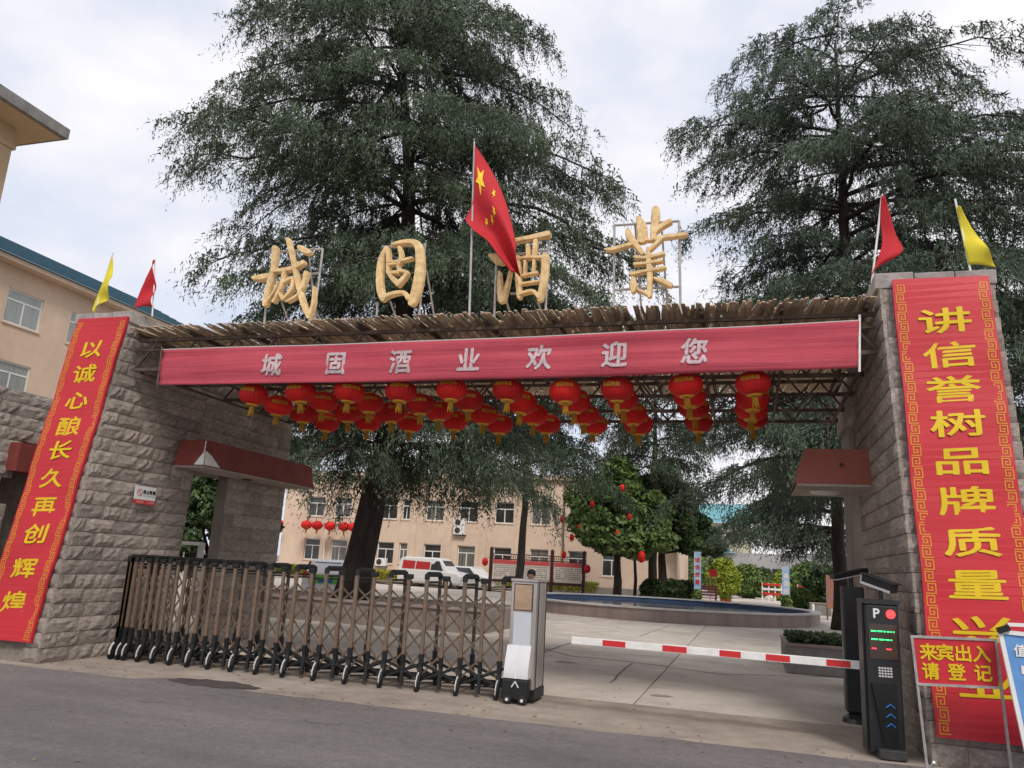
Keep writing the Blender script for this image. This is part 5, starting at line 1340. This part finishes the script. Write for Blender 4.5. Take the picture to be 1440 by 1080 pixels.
# ================================================================== CEDARS
def bez(P0, dirv, L, rise, droop, n=9):
    out = []
    for i in range(n + 1):
        t = i / n; out.append(np.array(P0) + np.array([dirv[0], dirv[1], 0]) * L * t + np.array([0, 0, rise * L * t - droop * L * t * t]))
    return out
def cedar(label, base, Ht, tr, lean, prof, nl, dens, m, seed, zlow, spray=(.05, .42), group='tall cedar trees', rise=.25, droop=.45, hang=1.0, top_lean=(0, 0), gap=-.35, kk=8, path=None, strand=.55, toprise=.12, zexp=.92):
    """prof: list (z, Rleft, Rright) crown radius seen from the gate"""
    r = np.random.default_rng(seed)
    root = thing('cedar_tree', label, 'tree', base, group=group)
    bx, by = base[0], base[1]
    def axis(z):
        if path: return np.array([np.interp(z, [p[0] for p in path], [p[1] for p in path]), by, z])
        t = z / Ht; return np.array([bx + lean[0] * t + top_lean[0] * t * t, by + lean[1] * t, z])
    tpts = [axis(z) + np.array([r.normal() * .03, r.normal() * .03, 0]) for z in np.linspace(0, Ht * .97, 16)]
    tpts[0] = axis(-.1)
    rad = [max(.04, tr * (1 - .92 * (i / 15) ** .9)) for i in range(16)]; rad[0] = tr * 1.25
    MB().tube([tuple(p) for p in tpts], rad, 14).obj('trunk', M_BARK, root, True)
    pz = [p[0] for p in prof]; pl_ = [p[1] for p in prof]; pr_ = [p[2] for p in prof]
    lm = MB(); SP = []; SD = []; SS = []
    ga = 2.399963
    for i in range(nl):
        t = (i + .5) / nl; z = zlow + (Ht * .985 - zlow) * t ** zexp
        tier = Ht / 15.0; z = max(zlow, round(z / tier) * tier + r.normal() * .16 * tier)
        az = i * ga + r.normal() * .25
        c = (math.cos(az) + 1) / 2
        rr = (np.interp(z, pz, pl_) * (1 - c) + np.interp(z, pz, pr_) * c)
        L = max(.6, rr * r.uniform(.62, 1.14))
        ri = rise * r.uniform(.6, 1.3) + toprise * max(0, t - .6); dr = droop * r.uniform(.7, 1.2)
        pts = bez(axis(z), (math.cos(az), math.sin(az)), L, ri, dr)
        for q_ in range(1, len(pts)): pts[q_] = pts[q_] + r.normal(size=3) * .04 * L / 5
        lr = max(.02, .015 * L * (1 - .3 * t))
        lm.tube([tuple(p) for p in pts], [lr * (1 - .85 * k / 9) for k in range(10)], 6, False)
        # side twigs
        nt2 = int(5 + L * 3.2)
        d0 = np.array([math.cos(az), math.sin(az), 0]); s0 = np.array([-math.sin(az), math.cos(az), 0])
        for k in range(nt2):
            tt = .16 + .84 * ((k + r.random()) / nt2); idx = tt * 9; a = int(min(idx, 8)); p = pts[a] * (1 - (idx - a)) + pts[a + 1] * (idx - a)
            for sgn in (-1, 1):
                tl = min((.12 + .42 * (1 - tt)) * L, 2.6) * r.uniform(.6, 1.15) + .25
                dd = s0 * sgn * r.uniform(.6, 1.0) + d0 * r.uniform(.4, .9); dd /= np.linalg.norm(dd)
                ns = max(3, int(tl * dens * 7)); q_ = r.uniform(.05, 1, ns)[:, None]
                pos = p + dd * tl * q_ + np.array([0, 0, 1]) * (.04 * tl - .38 * tl * q_ ** 2) 
                SP.append(pos); SD.append(np.repeat((dd * .55 + d0 * .35)[None], ns, 0)); SS.append(np.full(ns, .75 + .5 * (1 - t)))
                if r.random() < .5: lm.tube([tuple(p), tuple(p + dd * tl * .6 + np.array([0, 0, -.1 * tl]))], [.018, .006], 4, False)
    o = lm.obj('limbs', M_BARK, root); o['kind'] = 'stuff'
    SP = np.concatenate(SP); SD = np.concatenate(SD); SS = np.concatenate(SS)
    q = SP * np.array([1, 1, 1.25])
    nz = np.sin(q[:, 0] * 2.1 + q[:, 2] * 1.3 + seed) * np.sin(q[:, 1] * 1.9 - q[:, 2] * .9) + .7 * np.sin(q[:, 0] * 4.3 - q[:, 1] * 3.1) * np.sin(q[:, 2] * 4.7 + q[:, 1] * 2.2 + seed) + r.normal(size=len(SP)) * .25
    kp = nz > gap; SP, SD, SS = SP[kp], SD[kp], SS[kp]
    n = len(SP); K = kk
    w, l = spray
    # every position carries one drooping strand set with small needle tufts
    sd = SD * r.uniform(.2, .9, (n, 1)) + r.normal(size=(n, 3)) * .22; sd[:, 2] -= r.uniform(.45, 1.4, n) * hang
    sd /= np.linalg.norm(sd, axis=1)[:, None]
    sl = strand * r.uniform(.35, 1.25, (n, 1)) * SS[:, None]
    k_ = (np.arange(K)[None, :, None] + r.random((n, K, 1)) * .8) / K
    P0 = SP[:, None, :] + sd[:, None, :] * sl[:, None, :] * k_ + np.array([0, 0, -1.]) * .15 * k_ ** 2
    P0 = P0.reshape(-1, 3); n2 = n * K
    P0 = P0 + r.normal(size=(n2, 3)) * .035
    taper = (1 - .45 * k_).reshape(-1, 1)
    d = np.repeat(sd, K, 0) * .55 + r.normal(size=(n2, 3)) * .42; d[:, 2] -= .22
    d /= np.linalg.norm(d, axis=1)[:, None]
    side = np.cross(d, r.normal(size=(n2, 3))); side /= np.linalg.norm(side, axis=1)[:, None]
    ln = l * r.uniform(.5, 1.2, (n2, 1)) * taper; wd = w * r.uniform(.5, 1.3, (n2, 1)) * taper
    V = np.stack([P0 - side * wd, P0 + side * wd, P0 + d * ln], 1).reshape(-1, 3)
    V[:, 2] = np.maximum(V[:, 2], .9)
    o = npmesh('crown', V, 3, m, root)
    return root, n2
tot = 0
b1 = (-11.2, 21.5, 0)
GRP = dict()
_, k1 = cedar('huge cedar with a thick leaning trunk behind the left half of the gate', b1, 24, .47, (0, 0), [(3.0, 5.6, 5.2), (5.5, 5.6, 5.6), (9, 4.6, 5.8), (12, 6.2, 7.3), (14.5, 6.9, 6.4), (17, 5.6, 6.0), (20, 4.9, 4.6), (22.5, 3.4, 3.2), (24, .8, .8)], 112, 1.42, M_CED, 3, 4.6, (.027, .21), droop=.50, hang=1.3, gap=-.28, kk=10, strand=.8, zexp=1.12, path=[(-.2, -11.35), (0, -11.3), (4.7, -10.55), (6.5, -10.3), (10, -10.3), (14, -10.6), (18, -11.2), (24, -12)])
b2 = (3.0, 24.5, 0)
_, k2 = cedar('broad flat topped cedar rising behind the right pier', b2, 19.6, .40, (0, 0), [(4, 5.5, 6), (8, 5.4, 7), (10, 5.4, 8), (12.5, 4.6, 8.5), (15, 5.4, 7.6), (16.5, 4.9, 5.6), (18, 4.3, 3.6), (19.4, 3.7, 3.3), (20.4, 1.6, 1.4)], 92, 1.25, M_CED2, 5, 4.6, (.026, .21), droop=.40, hang=1.0, gap=-.28, kk=9, strand=.65, toprise=-.1)
_, k3 = cedar('slim trunked cedar in the middle of the courtyard beyond the pool', (-5.2, 46, 0), 17.0, .28, (0, 0), [(4, 3.6, 3.4), (9, 5.0, 4.0), (14, 4.0, 3.2), (18, .8, .8)], 44, .9, M_CED, 8, 7.0, (.044, .32), droop=.5, hang=1.3, kk=6, strand=.9)
_, k4 = cedar('dense layered cedar with low spreading boughs right of the drive', (5.0, 50, 0), 14.0, .36, (0, 0), [(2, 6.6, 5.5), (6, 7.2, 6), (9, 5.2, 5), (12, 3.4, 3.4), (15, .7, .7)], 60, .95, M_CED2, 9, 3.4, (.042, .30), rise=.10, droop=.22, hang=.8, kk=6, gap=-.9, strand=.8)
_, k5 = cedar('low dark cedar crown showing above the roof beside the apartment block', (-31, 42, 0), 15.0, .4, (0, 0), [(5, 5.0, 5.0), (10, 5.0, 6.2), (13, 4.0, 5.6), (15.5, 2.5, 2.5)], 44, .9, M_CED, 12, 6, (.040, .30), rise=.15, droop=.3, hang=.9, kk=6, strand=.8)
_, k6 = cedar('dark cedar behind the gilded characters at the middle of the roof', (-10.2, 36, 0), 13.5, .22, (0, 0), [(5, 4.4, 4.6), (10, 4.5, 4.8), (13, 3.5, 4.0), (15, 1, 1)], 40, .9, M_CED, 14, 6.4, (.038, .30), droop=.5, hang=1.3, kk=7, strand=.9)
_, k7 = cedar('dark cedar right behind the right pier, reaching out of the frame', (9.2, 22, 0), 12.0, .34, (0, 0), [(3, 4.0, 4), (8, 4.6, 5), (11, 3.2, 4), (12.5, .8, .8)], 40, 1.0, M_CED2, 15, 3.5, (.022, .2), droop=.4, hang=1.1, kk=8)
_, k8 = cedar('cedar with a dark straight trunk just behind the right gatehouse column', (3.2, 32, 0), 12, .33, (0, 0), [(4, 3.5, 3.6), (8, 4.5, 4.4), (13, 1, 1)], 34, .9, M_CED2, 16, 4.6, (.030, .24), droop=.35, hang=1.0, kk=7)
tot = k1 + k2 + k3 + k4 + k5 + k6 + k7 + k8
print('cedar quads', tot)

tp_ = thing('tree_planter', 'long low grey stone planter round the foot of the huge cedar', 'planter', (-11, 20.5, 0))
MB().box((-14.6, 18.6, 0), (-6.2, 18.9, .52)).obj('front_wall', M_PLASTER, tp_)
MB().box((-14.6, 22.6, 0), (-6.2, 22.9, .52)).obj('back_wall', M_PLASTER, tp_)
MB().box((-6.5, 18.905, 0), (-6.2, 22.595, .52)).obj('end_wall', M_PLASTER, tp_)
MB().box((-14.6, 18.905, 0), (-14.3, 22.595, .52)).obj('end_wall', M_PLASTER, tp_)
MB().box((-14.29, 18.91, 0), (-6.51, 22.59, .44)).obj('soil', M_JOINT, tp_)
MB().box((-14.65, 18.55, .521), (-6.15, 18.95, .57)).obj('coping', M_GRAN, tp_)

# ================================================================== BROADLEAF TREES
def broad(name, label, base, z0, z1, rx, tr, m, n, seed, size=.09, group='small broadleaf trees in the courtyard', ncl=44):
    r = random.Random(seed); root = thing(name, label, 'tree', base, group=group)
    bx, by = base[0], base[1]
    MB().tube([(bx, by, -.05), (bx + .05, by, z0 * .5), (bx - .03, by, z0), (bx, by, (z0 + z1) / 2)], [tr * 1.2, tr, tr * .8, tr * .35], 10).obj('trunk', M_BARK, root, True)
    lm = MB(); cl = []
    for i in range(ncl):
        a = i * 2.4 + r.uniform(-.3, .3); t = (i + .5) / ncl; z = z0 + (z1 - z0) * (.12 + .85 * t); prof = math.sin(min(1, .25 + t * .9) * PI) ** .6
        rad = rx * prof * r.uniform(.35, .8); p = (bx + rad * math.cos(a), by + rad * math.sin(a), z)
        s = rx * r.uniform(.15, .30); cl.append((p, s)); lm.tube([(bx, by, z0 + (z - z0) * .35), ((bx + p[0]) / 2, (by + p[1]) / 2, z - .35), p], [tr * .35, tr * .2, .01], 5, False)
    o = lm.obj('limbs', M_BARK, root); o['kind'] = 'stuff'
    per = n // ncl
    def f(_):
        out = []
        for p, s in cl: out.append(ballpts(p, (s, s, s * .72))(per))
        return np.concatenate(out)
    leafcloud('crown', f, n, size, m, root)
    return root, cl
tx_ = atY(868, 800, 44).x
rt1, cl1 = broad('broadleaf_tree', 'bright green tree hung with little red lanterns beside the display board', (tx_, 44, 0), 2.2, 7.6, 3.6, .22, M_LEAF, 30000, 4, .10)
for i, (px, py) in enumerate(((791, 730), (815, 742), (868, 751), (875, 686), (833, 709), (885, 727), (804, 756), (902, 783), (793, 780))):
    p = atY(px, py, 44 - 2.6); r = thing('lantern', ['small red lantern at the far left edge of the green tree', 'small red lantern low on the left side of the green tree', 'small red lantern in the middle of the green tree', 'topmost small red lantern in the green tree', 'small red lantern high on the left of the green tree', 'small red lantern on the right side of the green tree', 'small red lantern just under the leftmost one in the green tree', 'red lantern at the trunk foot right of the green tree', 'lowest small red lantern on the left of the green tree'][i], 'lantern', tuple(p), group='small red lanterns hung in the green tree')
    s = 1.5 if i == 7 else 1
    MB().lathe([(.03 * s, -.2 * s), (.11 * s, -.13 * s), (.13 * s, 0), (.11 * s, .13 * s), (.03 * s, .2 * s)], tuple(p), 10).obj('shade', M_LANT, r, True)
    MB().tube([p + Vector((0, 0, .2 * s)), p + Vector((0, 0, .6))], .012, 4).obj('string', M_DARKM, r)
broad('broadleaf_tree', 'darker green tree with a straight trunk in the middle of the view beyond the pool', (atY(931, 800, 48).x, 48, 0), 2.6, 8.2, 3.0, .26, M_LEAF2, 24000, 5, .09)
broad('broadleaf_tree', 'green tree to the right of the straight trunk, before the blue roof', (atY(980, 800, 58).x, 58, 0), 3.0, 5.6, 2.2, .2, M_LEAF2, 14000, 6, .1)
broad('broadleaf_tree', 'reddish young tree with two slim stems beside the green lantern tree', (atY(893, 800, 50).x, 50, 0), 2.4, 4.4, 1.5, .1, M_LEAF2, 5000, 7, .09)
broad('broadleaf_tree', 'leafy tree in the gap beside the left pier', (-13.2, 17.5, 0), 0.5, 4.6, 1.7, .12, M_LEAF2, 14000, 17, .06)
def bush(name, label, c, r_, m, n, size, group=None):
    root = thing(name, label, 'shrub', (c[0], c[1], 0), group=group)
    MB().tube([(c[0], c[1], 0), (c[0], c[1], c[2])], [.08, .03], 6).obj('stem', M_BARK, root)
    leafcloud('foliage', ballpts(c, r_), n, size, m, root)
for i, (px, l) in enumerate(((918, 'round clipped dark bush at the foot of the straight trunk, left one'), (945, 'round clipped dark bush right of the straight trunk'), (963, 'round clipped dark bush nearest the blue column'))):
    x = atY(px, 820, 46).x; bush('round_bush', l, (x, 46 + i * .6, .68), (.72, .72, .66), M_BUSH, 3800, .05, 'round clipped bushes')
bush('yellow_bush', 'bright yellow green shrub left of the drive', (atY(1017, 802, 68).x, 68, 1.5), (1.3, 1.2, 1.5), M_BUSHY, 5000, .1)
bush('flowering_shrub', 'wide green shrub at the end of the drive', (atY(1050, 814, 72).x, 72, 1.3), (1.7, 1.2, 1.4), M_LEAF, 5000, .1)
bush('yellow_bush', 'small yellow green shrub beside the right blue column', (atY(1098, 812, 70).x, 70, 1.1), (.7, .7, 1.2), M_BUSHY, 2500, .1)
bush('green_shrub', 'low green shrub under the layered cedar', (atY(1128, 836, 52).x, 52, .6), (1.1, .7, .6), M_LEAF, 3000, .07)
o = leafcloud('ground_cover', boxpts(3.6, 13, 46, 56, 0.02, .28), 12000, .05, M_HEDGE); tag(o, 'yellow green ground cover under the right hand cedars', 'ground cover', kind='stuff')
for k, (px, Yc, rr_, hh, l) in enumerate(((1068, 78, 1.5, 1.6, 'round green shrub before the workshop, at the middle of the drive end'), (1140, 74, 2.2, 2.0, 'wide green shrub before the workshop, under the layered cedar'), (1012, 82, 1.8, 2.2, 'tall green shrub behind the bright yellow shrub'), (968, 80, 2.4, 2.4, 'large green shrub behind the left blue column'), (1165, 60, 1.6, 1.7, 'green shrub beside the orange board'))):
    bush('green_shrub', l, (atY(px, 810, Yc).x, Yc, hh * .8), (rr_, 1.2, hh * .8), (M_LEAF2, M_LEAF)[k % 2], 3500, .11, 'green shrubs at the end of the drive')
# blue advertising columns
for k, (px, Yc, l) in enumerate(((981, 46.0, 'slim blue and white banner column left of the drive, with flowers at its foot'), (1105, 44.0, 'slim blue and white banner column right of the drive'))):
    x = atY(px, 820, Yc).x; zt_ = atY(px, 776 if k == 0 else 797, Yc).z
    r = thing('banner_column', l, 'column', (x, Yc, 0), group='blue banner columns beside the drive')
    MB().box((x - .2, Yc - .2, 0), (x + .2, Yc + .2, .35)).obj('base', mat('cyan_base', (.02, .28, .45), .5), r)
    MB().box((x - .18, Yc - .18, .352), (x + .18, Yc + .18, zt_)).obj('shaft', mat('column_print', (.12, .36, .62), .5, scale=1.4, col2=(.55, .58, .66), detail=3), r)
    c = MB()
    for i, ch in enumerate('诚信质量'): char_mb(c, ch, lambda x_, y_, d_: Vector((x + x_, Yc - .184 - d_, y_)), 0, zt_ - .45 - .4 * i, .28, .28, .03)
    c.obj('lettering', M_REDP if k == 0 else M_WPAINT, r)
    leafcloud('flowers', ballpts((x, Yc - .3, .55), (.28, .15, .35)), 500, .05, M_LEAF, r)
# bench, red sign, pots, railings at the end of the drive
x = atY(994, 828, 48).x
bn = thing('bench', 'dark pink slatted bench beside the left blue column', 'bench', (x, 48, 0)); M_PUR = mat('purple_paint', (.16, .03, .06), .6)
for k in range(4): MB().box((x - .6, 48.0, .55 + k * .16), (x + .6, 48.04, .65 + k * .16)).obj('back_slat', M_PUR, bn)
for k in range(3): MB().box((x - .6, 47.55 + k * .14, .42), (x + .6, 47.66 + k * .14, .46)).obj('seat_slat', M_PUR, bn)
for s in (-.5, .5): MB().box((x + s - .04, 47.6, 0), (x + s + .04, 47.68, .418)).obj('leg', M_PUR, bn); MB().box((x + s - .04, 48.05, 0), (x + s + .04, 48.1, 1.15)).obj('leg', M_PUR, bn)
x = atY(1003, 812, 50).x; rs = thing('small_red_sign', 'small red square sign on two posts left of the drive', 'sign', (x, 50, 0)); zz = atY(1003, 806, 50).z
MB().box((x - .22, 49.97, zz - .2), (x + .22, 50, zz + .22)).obj('panel', M_REDP, rs)
for s in (-.18, .18): MB().box((x + s - .02, 50.005, 0), (x + s + .02, 50.04, zz + .2)).obj('post', M_STEEL, rs)
for k, px in enumerate((1017, 1024)):
    x = atY(px, 832, 50).x; r = thing('flower_pot', ['orange pot left of its twin at the drive edge', 'orange pot right of its twin at the drive edge'][k], 'pot', (x, 50, 0), group='orange pots'); MB().lathe([(.13, 0), (.19, .35), (.17, .4), (.1, .36)], (x, 50, 0), 12).obj('pot', mat('orange_paint', (.5, .14, .04), .6), r); leafcloud('flowers', ballpts((x, 50, .5), (.2, .2, .15)), 200, .04, M_BUSHY, r)
for k, (p0_, p1_, l) in enumerate(((1072, 1099, 'white and red railing across the end of the drive'), (1122, 1150, 'red railing behind the shrubs under the layered cedar'))):
    Yc = 66; x0_, x1_ = atY(p0_, 825, Yc).x, atY(p1_, 825, Yc).x; r = thing('railing', l, 'railing', (x0_, Yc, 0))
    for j, z in enumerate((.5, .85, 1.2)): MB().box((x0_, Yc - .03, z), (x1_, Yc + .03, z + .16)).obj('rail', M_REDP if j != 1 else M_WPAINT, r)
    for j in range(4): xx = x0_ + (x1_ - x0_) * j / 3; MB().box((xx - .05, Yc + .035, 0), (xx + .05, Yc + .12, 1.4)).obj('post', M_WPAINT, r)
x = atY(1173, 828, 40).x; ob = thing('orange_board', 'orange poster board between the trunks at the right', 'notice board', (x, 40, 0))
MB().box((x - .35, 39.97, .5), (x + .35, 40, 2.0)).obj('panel', mat('orange_poster', (.42, .16, .07), .6, scale=4, col2=(.3, .2, .2)), ob)
for s in (-.33, .33): MB().box((x + s - .03, 40.005, 0), (x + s + .03, 40.05, 2.05)).obj('post', M_RUST, ob)
print('objects', len(bpy.data.objects))
